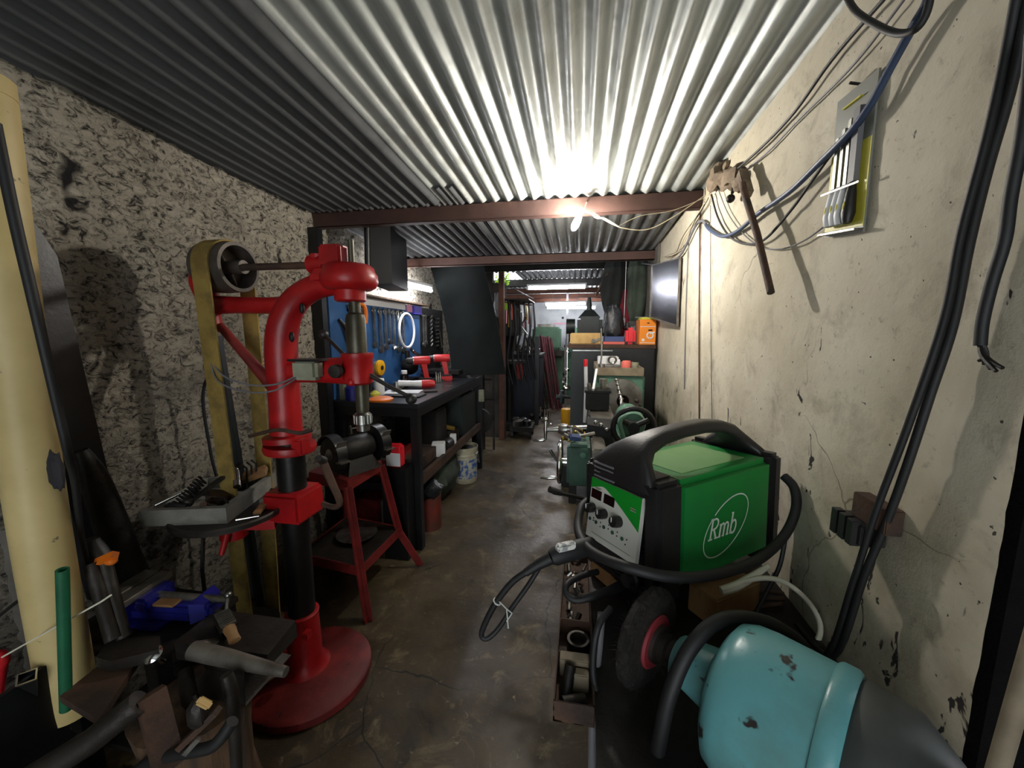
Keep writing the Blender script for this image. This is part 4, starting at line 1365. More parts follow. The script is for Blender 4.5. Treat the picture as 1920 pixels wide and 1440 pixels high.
MB().tube([at(172, 1012, .80), at(180, 1035, .80), at(192, 1050, .80)], [.016, .026, .024], 14).ball(at(172, 1020, .80), .02).done('tool_body', 'black_plastic', t)
b = MB()
b.tube([at(184, 1056, .77), at(216, 1040, .78)], [.015, .013], 4).ball(at(208, 1052, .775), .013, (1.3, 1, .8))
b.done('orange_guard', 'vivid_orange', t)
b = MB()
lp = []
for r in (.021, .0165):
    lp.append(r)
a_, c_ = at(117, 1068, .62), at(124, 1330, .62)
d_ = (c_ - a_)
b.lathe([(.0115, 0), (.0115, d_.length), (.0085, d_.length), (.0085, 0), (.0115, 0)], a_, d_, 20, cap=False)
one(b, 'green_pipe', 'short open green pipe standing in front of the cream pipe', 'pipe', 'green_pipe')
for i, (q0, q1, r, lab) in enumerate(((at(172, 1058, .76), at(212, 1200, .72), .017, 'left of the two grey pipes leaning behind the blue vise'), (at(196, 1052, .78), at(232, 1196, .74), .016, 'right of the two grey pipes leaning behind the blue vise'))):
    one(MB().cyl(q0, q1, r, n=16), 'grey_pipe', lab, 'pipe', 'old_iron', 'grey pipes behind the vise')
b = MB()
b.tube([at(208, 1116, .66), at(190, 1128, .66), at(100, 1178, .64), at(4, 1232, .62)], .0022, 6)
one(b, 'white_wire', 'thin pale wire stretched across the cream and green pipes', 'wire', 'cable_white')
one(MB().ball(at(-6, 1240, .62), .022, (1, 1, 1.3), 14).tube([at(-6, 1250, .62), at(-16, 1330, .62)], .018, 12), 'red_screwdriver', 'red handle at the left edge where the pale wire ends', 'handle', 'jerry_red')
one(MB().tube([at(-6, 1158, .70), at(45, 1118, .70), at(70, 1100, .70), at(92, 1094, .70)], .0045, 8, sm=4), 'black_wire', 'short black wire end poking out left of the cream pipe', 'wire', 'black_rubber')
b = MB()
b.tube([at(26, 985, .78), at(58, 1180, .78), at(85, 1330, .78)], [.030, .036, .036], 7)
one(b, 'concrete_post', 'rough pale concrete post behind the cream pipe', 'post', 'grey_block')
# black trough with the bright square tube
b = MB()
a0, a1 = at(-60, 1362, .50), at(112, 1252, .66)
a0.z = a1.z = .60
dv = (a1 - a0).normalized()
nv = V(-dv.y, dv.x, 0)
for o, h in ((0, .40), (.17, .40)):
    b.rings([[a0 + nv * o, a1 + nv * o, a1 + nv * (o + .012), a0 + nv * (o + .012)], [q + V(0, 0, -h) for q in (a0 + nv * o, a1 + nv * o, a1 + nv * (o + .012), a0 + nv * (o + .012))]])
b.rings([[q + V(0, 0, -.60) for q in (a0, a1, a1 + nv * .18, a0 + nv * .18)], [q + V(0, 0, -.38) for q in (a0, a1, a1 + nv * .18, a0 + nv * .18)]])
one(b, 'steel_trough', 'black steel trough at the bottom left corner holding a square tube', 'trough', 'black_paint')
c0 = at(50, 1270, .60)
dd = (V(-1.45, .66, .12) - c0).normalized()
t = thing('square_tube', 'square steel tube with bright sawn end standing in the black trough', 'tube', c0 + dd * .3)
xx = dd.cross(V(.55, .8, 0)).normalized()
yy = dd.cross(xx)


def sq(w, k):
    return [c0 + dd * k + xx * (sx * w) + yy * (sy * w) for sx, sy in ((-1, -1), (1, -1), (1, 1), (-1, 1))]


MB().rings([sq(.0155, 0), sq(.0155, .3), sq(.0135, .3), sq(.0135, 0)], False, True).done('tube_wall', 'black_paint', t)
MB().rings([sq(.0162, -.0015), sq(.0162, .002), sq(.0130, .002), sq(.0130, -.0015)], False, True).done('sawn_end', 'chrome', t)

# stump, vise stand and what lies on them
b = MB()
loops = []
for z, r in ((0, .16), (.03, .155), (.12, .125), (.25, .11), (.38, .115), (.455, .125), (.46, .11)):
    loops.append([V(-.98 + r * (1 + .10 * math.sin(3 * a + z * 4) + .05 * math.sin(7 * a)) * math.cos(a), .74 + r * (1 + .10 * math.sin(3 * a + z * 4) + .05 * math.sin(7 * a)) * math.sin(a), z) for a in [2 * math.pi * k / 40 for k in range(40)]])
b.rings(loops)
one(b, 'wooden_stump', 'rough brown wooden stump carrying the anvil at the lower left', 'stump', 'dark_wood')
t = thing('vise_bench', 'dark steel bench of old plates under the blue vise at the left wall', 'bench', (-1.3, .8, 0))
MB().span((-1.47, .74, .525), (-1.105, 1.00, .545), .002).done('bench_plate', 'old_iron', t)
for x, y in ((-1.44, .77), (-1.135, .77), (-1.44, .97), (-1.135, .97)):
    MB().span((x - .02, y - .02, 0), (x + .02, y + .02, .525)).done('leg', 'dark_iron', t)
MB().span((-1.45, .76, .2), (-1.12, .98, .215)).done('lower_shelf', 'dark_iron', t)

vs = thing('bench_vise', 'blue bench vise with steel jaws and screw handle at the left wall', 'vise', (-1.265, .875, .545), .10)
b = MB()
b.span((-.10, -.06, 0), (.06, .06, .014), .004)
b.span((-.11, -.055, .012), (-.05, .055, .085), .01)
b.span((-.06, -.032, .012), (.14, .032, .05), .008)
b.done('fixed_body', 'vise_blue', vs, True)
b = MB()
b.span((-.02, -.05, .05), (.02, .05, .092), .008).span((-.0, -.030, .03), (.20, .030, .066), .008)
b.rings([[V(.15, sy * .045, z) for sy, z in ((-1, .02), (1, .02), (1, .085), (-1, .085))], [V(.185, sy * .03, z) for sy, z in ((-1, .03), (1, .03), (1, .075), (-1, .075))]])
b.done('sliding_body', 'vise_blue', vs, True)
for x0, x1 in ((-.115, -.065), (-.055, -.015)):
    MB().span((x0, -.075, .085), (x1, .075, .105), .003).done('jaw', 'lathe_steel', vs, True)
MB().cyl((.0, 0, .076), (.235, 0, .070), .011, n=16).done('screw', 'bright_steel', vs, True)
h = MB().tube([(.235, .0, .082), (.245, -.02, .055), (.262, -.05, .01)], .005, 10).done('handle_bar', 'bright_steel', vs, True)
MB().ball((.235, .002, .085), .010).done('handle_ball', 'bright_steel', h, True)
MB().span((.03, -.04, .067), (.095, .005, .075), .001).done('wood_pad', 'plain_wood', vs, True)
MB().lathe([(.003, 0), (.014, 0), (.014, .008), (.003, .010)], (-.06, -.075, .014), (0, 0, 1), 12).span((-.12, -.105, .0), (.0, -.06, .012), .003).done('base_lug', 'old_iron', vs, True)

an = thing('anvil', 'small dark anvil with tapered horn pointing at the red press', 'anvil', (-.93, .82, .46))
b = MB()
b.rings([[V(-1.03, .74, .46), V(-.83, .74, .46), V(-.83, .90, .46), V(-1.03, .90, .46)], [V(-.99, .78, .50), V(-.87, .78, .50), V(-.87, .87, .50), V(-.99, .87, .50)], [V(-1.0, .775, .53), V(-.86, .775, .53), V(-.86, .875, .53), V(-1.0, .875, .53)]])
b.rings([[V(-1.07, .768, .53), V(-.80, .772, .53), V(-.80, .895, .53), V(-1.07, .895, .53)], [V(-1.07, .768, .583), V(-.785, .775, .583), V(-.80, .895, .583), V(-1.07, .895, .583)]])
b.done('anvil_body', 'old_iron', an)
MB().tube([V(-.98, .745, .592), V(-.88, .742, .590), V(-.73, .738, .584), V(-.70, .738, .583)], [.022, .021, .014, .012], 20).tube([V(-.98, .745, .590), V(-.96, .80, .56)], [.022, .022], 14).done('horn', 'lathe_steel', an)
MB().tube([V(-1.0, .735, .54), V(-.95, .70, .50), V(-.90, .69, .485)], [.016, .018, .014], 12, sm=3).done('side_lug', 'old_iron', an)
wb = thing('wire_brush', 'wooden wire brush lying on the anvil face', 'brush', (-.97, .83, .583), -.55)
MB().span((-.035, -.022, .022), (.045, .022, .036), .004).done('brush_back', 'old_iron', wb, True)
b = MB()
for i in range(9):
    for j in range(4):
        b.tube([(-.03 + i * .0085, -.016 + j * .0105, .022), (-.032 + i * .0085, -.018 + j * .012, .0)], .0028, 5)
b.done('bristles', 'dark_iron', wb, True)
b = MB()
for i in range(9):
    b.span((-.033 + i * .0085, -.018, .036), (-.029 + i * .0085, .018, .040))
b.done('bristle_rows', 'bright_steel', wb, True)
MB().tube([(.04, 0, .028), (.075, .0, .026), (.10, .0, .022)], [.016, .013, .014], 10, flat=.6).done('brush_handle', 'plain_wood', wb, True)

# plates, hammer, bolt and hooks heaped round the stump
b = MB()
q = [atz(112, 1305, .565), atz(185, 1350, .565), atz(268, 1222, .565), atz(205, 1232, .565)]
b.rings([[p - V(0, 0, .018) for p in q], q])
one(b, 'steel_plate', 'thick rusty-edged steel plate jutting out over the lower left corner', 'plate', 'rusty_iron')
b = MB()
q = [atz(180, 1232, .60), atz(206, 1240, .60), atz(298, 1218, .60), atz(300, 1192, .60), atz(205, 1198, .60)]
b.rings([[p - V(0, 0, .03) for p in q], q])
one(b, 'iron_wedge', 'flat dark iron wedge lying on the bench below the blue vise', 'wedge', 'old_iron')
c = atz(286, 1227, .585)
one(MB().lathe([(.004, -.05), (.008, -.05), (.008, -.004), (.020, -.004), (.022, .0), (.017, .004), (.010, .007), (.003, .008)], c, (.1, -.45, .8), 20), 'round_bolt', 'shiny round bolt head beside the iron wedge below the vise', 'bolt', 'chrome')
b = MB()
q0, q1, q2 = at(40, 1470, .50), at(170, 1390, .55), at(262, 1316, .60)
b.tube([q0, q1, q2], .026, 18)
one(b, 'grey_tube', 'dull grey tube slanting up from the bottom left corner', 'tube', 'old_iron')
b = MB()
b.bar(at(60, 1440, .62), at(130, 1382, .66), .03, .02)
one(b, 'flat_bar', 'flat bar below the rusty plate in the bottom left corner', 'bar', 'dark_iron')
b = MB()
b.tube([at(424, 1265, .68), at(434, 1300, .68), at(440, 1370, .68), at(446, 1470, .68)], [.013, .016, .014, .012], 12, sm=3)
one(b, 'hanging_bar', 'upright steel bar at the right side of the wooden stump', 'bar', 'old_iron')
b = MB()
b.tube([at(235, 1470, .60), at(280, 1428, .60), at(340, 1412, .60), at(400, 1398, .61), at(436, 1352, .63)], .013, 12, sm=5)
one(b, 'dark_hose', 'dark hose looping across the bottom in front of the stump', 'hose', 'black_rubber')
one(MB().bar(at(338, 1400, .60), at(408, 1332, .62), .020, .012), 'iron_strap', 'rusty flat strap slanting up across the stump', 'strap', 'rusty_iron')
one(MB().ball(at(372, 1338, .61), .030, (.7, .6, 1.1), 12, .3), 'iron_lump', 'dark iron lump against the stump above the rusty strap', 'casting', 'old_iron')
one(MB().box(at(383, 1318, .595), (.030, .014, .016), Euler((.4, .7, .3)).to_matrix(), .003), 'wood_chip', 'pale wood chip on the iron lump by the stump', 'wood chip', 'tan_box')
one(MB().bar(at(282, 1300, .62), at(318, 1440, .60), .05, .03), 'iron_bracket', 'dark brown iron bracket standing left of the stump', 'bracket', 'rusty_iron')
one(MB().bar(at(345, 1415, .585), at(372, 1385, .60), .006, .010), 'steel_strip', 'bright thin steel strip lying by the dark hose at the bottom', 'strip', 'bright_steel')
# small pile behind the press base
one(MB().tube([V(-1.30, 1.02, .016), V(-1.21, 1.09, .066), V(-1.13, 1.18, .10)], .014, 10, sm=4), 'white_hose', 'pale hose end curling behind the press sleeve', 'hose', 'cable_cream')
one(MB().tube([at(381, 1008, 1.02), at(379, 1070, 1.02), at(385, 1120, 1.02)], .006, 8), 'thin_rod', 'thin dark rod standing behind the blue vise', 'rod', 'dark_iron')
# ------------------------------------------------------------------ tool board on the left wall above the workbench
XB = -1.555
one(MB().span((-1.58, 2.22, .98), (-1.562, 3.62, 1.665), .002), 'tool_board', 'blue tool board on the wall behind the black workbench', 'tool board', 'peg_blue')
one(MB().span((-1.562, 2.45, 1.615), (-1.556, 3.30, 1.668)), 'white_strip', 'bright white strip along the top of the blue tool board', 'strip', 'white_plastic')
one(MB().span((-1.562, 3.44, 1.585), (-1.535, 3.62, 1.665), .003), 'violet_packet', 'violet blister packet at the top right of the blue tool board', 'packet', 'violet_pack')
one(MB().span((-1.562, 3.33, 1.60), (-1.548, 3.43, 1.665), .002), 'pink_packet', 'small pink packet beside the violet packet on the tool board', 'packet', 'pink_pack')


def wrench(l, w):
    b = MB()
    b.prism([(-w * .38, -l * .06), (w * .38, -l * .06), (w * .32, -l * .94), (-w * .32, -l * .94)], (0, -.0, 0), (0, 1, 0), (0, 0, 1), (.013, 0, 0))
    b.torus((.004, 0, -l * .03), (1, 0, 0), w * .55, w * .22, 18, 8)
    pl = [(math.sin(a) * w * .8, -l - math.cos(a) * w * .8) for a in [math.radians(x) for x in range(30, 331, 20)]]
    b.prism(pl[:] + [(0, -l + w * .1)], (-.002, 0, 0), (0, 1, 0), (0, 0, 1), (.016, 0, 0))
    return b


rowpos = [(2.44, .26, .020), (2.56, .24, .020), (2.74, .27, .019), (2.83, .31, .020), (2.91, .29, .019), (2.98, .25, .017), (3.05, .30, .018), (3.13, .32, .022), (3.22, .33, .024), (3.68, .30, .018), (3.74, .28, .016)]
ord_ = ['first', 'second', 'third', 'fourth', 'fifth', 'sixth', 'seventh', 'eighth', 'ninth', 'tenth', 'eleventh']
for i, (y, l, w) in enumerate(rowpos):
    o = one(wrench(l, w * 1.9), 'spanner', ord_[i] + ' steel spanner from the near end of the row on the tool board', 'spanner', 'bright_steel', 'spanners on the tool board')
    o.location = (XB + .004, y, 1.60 - l - w * 1.9)
    one(MB().cyl((-1.562, y, 1.598), (XB + .02, y, 1.601), .003, n=8), 'board_hook', 'small hook holding the ' + ord_[i] + ' spanner of the tool board row', 'hook', 'bright_steel', 'hooks on the tool board')
t = thing('white_hose_ring', 'white plastic hose ring hanging on the tool board', 'hose ring', (-1.535, 3.26, 1.28))
MB().torus((-1.530, 3.26, 1.43), (1, 0, 0), .15, .011, 48, 10).done('ring', 'white_plastic', t)
MB().span((-1.562, 3.24, 1.575), (-1.52, 3.28, 1.585)).done('hanger', 'bright_steel', t)
t = thing('tape_measure', 'yellow and steel tape reel hanging low on the blue tool board', 'tape measure', (-1.54, 2.78, 1.08))
MB().lathe([(.02, 0), (.055, 0), (.06, .01), (.06, .03), (.05, .034), (.02, .034)], (-1.56, 2.78, 1.14), (1, 0, 0), 28).done('reel', 'tape_yellow', t)
MB().lathe([(.055, -.001), (.075, -.001), (.075, .012), (.055, .012)], (-1.56, 2.76, 1.12), (1, 0, 0), 28).done('steel_rim', 'bright_steel', t)
MB().lathe([(.003, .03), (.018, .03), (.018, .04), (.003, .04)], (-1.56, 2.78, 1.14), (1, 0, 0), 16).done('hub', 'black_plastic', t)
b = MB()
b.tube([(-1.545, 2.50, 1.60), (-1.54, 2.53, 1.615), (-1.535, 2.58, 1.605), (-1.535, 2.60, 1.55), (-1.535, 2.59, 1.48)], [.010, .012, .014, .016, .014], 12, sm=4)
one(b, 'orange_handle_saw', 'orange hooked handle hanging at the top of the tool board', 'tool handle', 'vivid_orange')
b = MB()
b.tube([(-1.55, 2.30, 1.50), (-1.53, 2.36, 1.42), (-1.53, 2.40, 1.30), (-1.53, 2.36, 1.18)], [.010, .016, .016, .008], 10, sm=4)
b.tube([(-1.54, 2.40, 1.38), (-1.54, 2.48, 1.37)], .010)
one(b, 'grease_gun', 'dark grease gun hanging at the near end of the tool board', 'grease gun', 'dark_iron')
one(MB().tube([(-1.54, 2.40, 1.32), (-1.53, 2.44, 1.24), (-1.53, 2.47, 1.16)], [.014, .018, .010], 10, sm=3), 'red_pliers', 'pink-handled pliers hanging beside the grease gun', 'pliers', 'book_salmon')
for i, (y, z) in enumerate(((2.50, 1.18), (2.56, 1.16), (2.62, 1.17))):
    b = MB()
    b.tube([(-1.545, y, z), (-1.54, y + .01, z - .10), (-1.54, y, z - .22)], [.010, .012, .006], 8, sm=3).tube([(-1.545, y + .02, z), (-1.54, y + .012, z - .10), (-1.54, y + .035, z - .22)], [.009, .012, .006], 8, sm=3)
    one(b, 'hanging_pliers', ['nearest', 'middle', 'farthest'][i] + ' of three dark pliers hanging low behind the press quill', 'pliers', 'old_iron', 'pliers on the tool board')
# socket rails right of the board
one(MB().span((-1.59, 3.62, 1.02), (-1.575, 4.30, 1.66)), 'black_board', 'black tool board continuing the blue one up to the tarpaulin', 'tool board', 'black_paint')
for i in range(8):
    for j in range(2):
        z = 1.56 - i * .042
        y = 3.86 + j * .17
        l = .10 - .005 * i if j else .06
        one(MB().tube([(-1.555, y, z), (-1.555, y + l, z + (.005 if j else .03))], .009, 10), 'socket', ['upper', 'upper', 'upper', 'middle', 'middle', 'lower', 'lower', 'lower'][i] + (' bright socket in the right column on the black tool board' if j else ' small socket in the left column on the black tool board'), 'socket', 'bright_steel', 'sockets, ' + ('right' if j else 'left') + ' column, ' + ['upper', 'upper', 'upper', 'middle', 'middle', 'lower', 'lower', 'lower'][i])
for i, (z, l) in enumerate(((1.16, .12), (1.13, .13))):
    one(MB().tube([(-1.555, 4.0, z), (-1.555, 4.0 + l, z - .004)], .010, 10), 'steel_bar', ['upper', 'lower'][i] + ' of two bright bars low on the black tool board', 'bar', 'chrome', 'bars on the black board')
one(MB().bar((-1.56, 3.98, 1.48), (-1.56, 4.14, 1.22), .012, .02), 'caliper', 'dark slanting caliper across the black tool board', 'caliper', 'dark_iron')
one(MB().bar((-1.56, 4.14, 1.44), (-1.56, 4.22, 1.24), .012, .022), 'adjustable_spanner', 'slanting grey spanner at the right of the black tool board', 'spanner', 'lathe_steel')

# ------------------------------------------------------------------ on the workbench
def drill(lab, loc, rz):
    t = thing('cordless_drill', lab, 'cordless drill', loc, rz, 'cordless drills on the workbench')
    b = MB()
    b.lathe([(.006, -.085), (.030, -.085), (.036, -.07), (.036, .045), (.032, .06), (.01, .06)], (0, 0, .205), (1, 0, 0), 22)
    b.rings([[V(x, y, .18) for x, y in ((-.055, -.020), (-.01, -.020), (-.01, .020), (-.055, .020))], [V(x, y, .05) for x, y in ((-.075, -.018), (-.035, -.018), (-.035, .018), (-.075, .018))]])
    b.done('drill_body', 'drill_red', t, True)
    MB().span((-.105, -.036, .0), (.01, .036, .05), .008).done('battery', 'drill_red', t, True)
    MB().span((-.10, -.037, .045), (.005, .037, .058), .003).done('battery_top', 'black_plastic', t, True)
    MB().lathe([(.01, .058), (.030, .058), (.028, .075), (.027, .10), (.014, .118), (.004, .118)], (0, 0, .205), (1, 0, 0), 20).done('chuck', 'black_plastic', t, True)
    MB().lathe([(.030, .045), (.034, .045), (.034, .06), (.030, .06)], (0, 0, .205), (1, 0, 0), 20).done('clutch_ring', 'bright_steel', t, True)
    MB().span((-.015, -.008, .14), (.0, .008, .175), .003).done('trigger', 'black_plastic', t, True)
    MB().tube([(0, 0, .205), (.0, .0, .205)], .001, 4)
    return t


ga = drill('nearer red cordless drill on the black workbench, chuck to the left', (-1.32, 3.03, .976), math.radians(215))
gb = dup(ga, (-1.25, 3.33, .976), 'farther red cordless drill on the black workbench, standing upright', math.radians(200))
t = thing('angle_grinder', 'white and red angle grinder lying on the workbench before the drills', 'angle grinder', (-1.27, 2.82, .976), math.radians(25))
MB().tube([(-.13, 0, .045), (-.02, 0, .040), (.05, 0, .035)], [.026, .024, .030], 16).done('grip', 'white_plastic', t, True)
MB().tube([(.05, 0, .035), (.11, 0, .035), (.15, 0, .030)], [.032, .032, .024], 16).done('tail', 'drill_red', t, True)
MB().lathe([(.01, 0), (.045, 0), (.045, .004), (.01, .004)], (-.14, 0, .012), (0, 0, 1), 24).done('disc', 'dark_iron', t, True)
MB().lathe([(.01, 0), (.028, 0), (.026, .04), (.01, .045)], (-.14, 0, .016), (0, 0, 1), 18).done('gear_case', 'bright_steel', t, True)
for i, (y, h) in enumerate(((3.14, .10), (3.19, .085), (3.24, .09))):
    one(MB().lathe([(.004, 0), (.010, 0), (.010, h * .6), (.006, h * .7), (.006, h), (.003, h)], (-1.22, y, .976), n=12), 'drill_chuck_bit', ['nearest', 'middle', 'farthest'][i] + ' of three bright bits standing between the red drills', 'bit', 'bright_steel', 'bits between the drills')
one(MB().span((-1.23, 3.24, .976), (-1.19, 3.28, 1.0), .003), 'steel_block', 'small bright block in front of the farther red drill', 'block', 'chrome')
t = thing('bench_machine', 'dark small bench machine with silver arm behind the red drills', 'machine', (-1.46, 3.15, .976))
b = MB()
b.span((-1.52, 3.04, .976), (-1.40, 3.26, 1.02), .01).ball((-1.47, 3.16, 1.12), .075, (1, 1.2, 1), 16)
b.cyl((-1.47, 3.12, 1.17), (-1.47, 3.12, 1.26), .02)
b.done('machine_body', 'dark_iron', t)
MB().tube([(-1.46, 3.20, 1.25), (-1.44, 3.30, 1.20)], [.014, .022], 12).tube([(-1.47, 3.18, 1.28), (-1.46, 3.20, 1.25)], .012, 10).done('silver_arm', 'chrome', t)
t = thing('spray_can', 'dark violet spray can with white cap on the workbench', 'spray can', (-1.38, 2.86, .976))
MB().lathe([(.02, 0), (.034, .0), (.034, .10), (.02, .115)], (-1.38, 2.86, .976), n=20).done('can', 'display_black', t)
MB().lathe([(.02, .11), (.024, .112), (.024, .135), (.02, .138)], (-1.38, 2.86, .976), n=20).done('cap', 'white_plastic', t)
one(MB().lathe([(.01, 0), (.036, 0), (.036, .11), (.032, .115), (.01, .115)], (-1.40, 2.50, .976), n=24), 'pale_jar', 'pale blue jar behind the press feed lever on the workbench', 'jar', 'white_plastic')
one(MB().lathe([(.01, 0), (.03, 0), (.034, .03), (.01, .05)], (-1.36, 2.37, .976), n=20), 'yellow_tub', 'small yellow tub on the workbench behind the press', 'tub', 'yellow_paper')
t = thing('blue_bottle', 'dark blue bottle with white spray head at the near end of the workbench', 'spray bottle', (-1.46, 2.27, .976))
MB().lathe([(.02, 0), (.045, 0), (.046, .08), (.02, .11), (.014, .125)], (-1.46, 2.27, .976), n=22).done('bottle', 'vise_blue', t)
MB().tube([(-1.46, 2.27, 1.10), (-1.46, 2.27, 1.14), (-1.42, 2.25, 1.15)], [.012, .014, .010], 10).tube([(-1.44, 2.26, 1.14), (-1.42, 2.25, 1.10)], .006, 8).done('spray_head', 'white_plastic', t)
one(MB().span((-1.54, 2.24, .976), (-1.50, 2.31, 1.12), .006), 'pale_carton', 'pale carton behind the blue spray bottle', 'carton', 'switch_grey')
one(MB().lathe([(.01, 0), (.075, 0), (.08, .012), (.06, .022), (.01, .02)], (-1.27, 2.28, .976), n=32), 'orange_disc', 'orange-red round lid on the near corner of the workbench', 'lid', 'vivid_orange')
one(MB().box((-1.33, 2.36, .984), (.16, .02, .014), RZ(.9), .003), 'blue_pen_tool', 'blue flat tool lying across the near end of the workbench', 'tool', 'book_blue')
one(MB().span((-1.26, 2.40, .976), (-1.06, 2.54, .988), .003), 'black_case', 'flat black case on the workbench under the feed lever', 'case', 'black_rubber')
one(MB().box((-1.28, 2.62, .980), (.26, .18, .004), RZ(.2)), 'paper_sheet', 'pale blue papers spread on the workbench', 'paper', 'white_plastic')
one(MB().box((-1.08, 2.66, .983), (.10, .045, .014), RZ(.5), .004), 'black_remote', 'small black handset near the aisle edge of the workbench', 'handset', 'black_plastic')
one(MB().box((-1.06, 2.98, .978), (.09, .012, .004), RZ(.9)), 'steel_rule', 'short steel rule lying near the aisle edge of the workbench', 'rule', 'lathe_steel')
one(MB().span((-1.50, 3.52, 1.011), (-1.14, 3.76, 1.05), .004), 'black_case', 'flat black case at the far end of the workbench', 'case', 'black_plastic')
random.seed(5)
for i in range(8):
    one(MB().box((random.uniform(-1.46, -1.30), random.uniform(2.42, 2.8), .990), (random.uniform(.03, .08), .014, .012), RZ(random.uniform(0, 3)), .002), 'hand_tool', 'small steel tool among the scatter at the middle of the workbench', 'tool', random.choice(['bright_steel', 'chrome', 'lathe_steel']), 'scattered tools on the workbench')
one(MB().tube([(-1.556, 2.40, 1.6), (-1.5, 2.46, 1.40), (-1.47, 2.50, 1.1), (-1.45, 2.52, 1.0)], .003, 6, sm=4), 'hanging_string', 'thin dark cord hanging across the near end of the tool board', 'cord', 'black_rubber')

# ------------------------------------------------------------------ under the workbench
one(MB().span((-1.22, 2.32, .47), (-1.06, 2.72, .56), .004), 'brown_box', 'rusty brown tray on the lower shelf behind the bench leg', 'tray', 'rusty_iron')
one(MB().span((-1.50, 2.26, .47), (-1.18, 2.66, .58), .005), 'red_tool_box', 'dull red tool box at the near end of the lower shelf', 'tool box', 'dull_red')
one(MB().span((-1.48, 2.30, .58), (-1.25, 2.50, .64), .004), 'steel_case', 'dark case lying on the dull red tool box', 'case', 'dark_iron')
one(MB().bar((-1.55, 2.23, .60), (-1.0, 2.22, .60), .02, .012), 'steel_strip', 'pale steel strip across the near end under the bench top', 'strip', 'lathe_steel')
t = thing('red_bottle', 'red and white oil bottle behind the bench grinder', 'bottle', (-1.10, 2.12, .60))
one(MB().span((-1.18, 2.08, .0), (-1.02, 2.19, .598), .004), 'crate', 'dark crate standing at the near end of the workbench', 'crate', 'black_paint')
MB().span((-1.15, 2.09, .60), (-1.05, 2.15, .74), .012).done('bottle_body', 'jerry_red', t)
MB().span((-1.145, 2.085, .61), (-1.055, 2.091, .69), .001).done('bottle_label', 'white_plastic', t)
one(MB().box((-1.06, 2.74, .52), (.10, .10, .10), RZ(.3), .004), 'white_block', 'white square block on the lower shelf beside the bench leg', 'block', 'white_plastic')
one(MB().cyl((-1.05, 2.85, .51), (-1.05, 2.96, .51), .045), 'dark_roll', 'dark round roll next to the white block on the lower shelf', 'roll', 'black_plastic')
one(MB().box((-1.03, 3.0, .52), (.05, .05, .10), RZ(.2), .003), 'white_carton', 'narrow white carton beyond the dark roll on the lower shelf', 'carton', 'white_plastic')
one(MB().lathe([(.01, 0), (.08, 0), (.085, .10), (.08, .10), (.01, .09)], (-1.12, 3.16, .47), n=24), 'iron_pot', 'dark iron pot on the lower shelf', 'pot', 'old_iron')
one(MB().box((-1.10, 3.10, .60), (.10, .04, .03), Euler((.2, .3, .5)).to_matrix(), .004), 'brass_piece', 'greenish brass piece resting above the iron pot', 'fitting', 'brass')
one(MB().span((-1.45, 2.80, .47), (-1.10, 3.05, .80), .01), 'black_case', 'large black case on the lower shelf under the bench top', 'case', 'black_plastic')
one(MB().span((-1.40, 3.28, .47), (-1.02, 3.70, .84), .01), 'green_case', 'tall dark green case at the far end of the lower shelf', 'case', 'green_black')
one(MB().span((-.995, 3.70, .72), (-.945, 3.74, .84), .003), 'wall_socket', 'small pale switch box on the far leg of the workbench', 'switch box', 'switch_grey')
b = MB()
b.lathe([(.005, 0), (.105, 0), (.110, .02), (.118, .26), (.124, .265), (.124, .28), (.118, .283), (.122, .30), (.122, .315), (.125, .32), (.125, .345), (.119, .345), (.112, .03), (.005, .025)], (0, 0, 0), n=40, cap=False)
t = thing('plastic_bucket', 'white plastic bucket with blue print under the far end of the workbench', 'bucket', (-1.06, 3.42, 0))
b.M = Matrix.Identity(4)
b.done('bucket_body', 'bucket_white', t, True)
b = MB()
b.lathe([(.1125, .05), (.1195, .235), (.1197, .235), (.1127, .05)], n=40, cap=False)
b.done('blue_print', 'bucket_blue', t, True)
MB().tube([(.11, -.06, .30), (.135, -.02, .22), (.13, .03, .18), (.11, .06, .30)], .003, 6, sm=4).done('wire_handle', 'bright_steel', t, True)
MB().lathe([(.005, .30), (.115, .30), (.09, .325), (.005, .34)], n=24).done('contents', 'dark_iron', t, True)
t = thing('tin_can', 'rusty red tin can on the floor behind the front bench leg', 'tin can', (-1.06, 2.52, 0))
prof = [(.005, 0), (.088, 0), (.088, .01)]
for k in range(12):
    prof += [(.086, .02 + k * .018), (.088, .029 + k * .018)]
prof += [(.088, .245), (.082, .245), (.082, .02), (.005, .02)]
MB().lathe(prof, n=36, cap=False).done('can', 'tin_red', t, True)
b = MB()
b.ball((0, 0, .27), .095, (1, 1, .85), 16, .35)
b.done('black_liner', 'bag_black', t, True)
one(MB().ball((-1.2, 3.0, .20), .22, (.8, 1.5, .9), 18, .35), 'dark_sack', 'dark green sack on the floor under the workbench', 'sack', 'cloth_green')
one(MB().span((-1.30, 2.26, .0), (-1.16, 2.40, .30), .01), 'grey_can', 'pale grey jerry can on the floor under the near end of the bench', 'can', 'grey_block')
one(MB().span((-1.50, 2.28, .0), (-1.32, 2.6, .28), .01), 'red_can', 'dark red box on the floor deep under the bench', 'box', 'dull_red')
one(MB().lathe([(.01, 0), (.11, 0), (.11, .003), (.01, .003)], (-1.22, 1.86, .2895), n=32), 'saw_blade', 'round saw blade lying on the lower shelf of the red stand', 'saw blade', 'bright_steel')
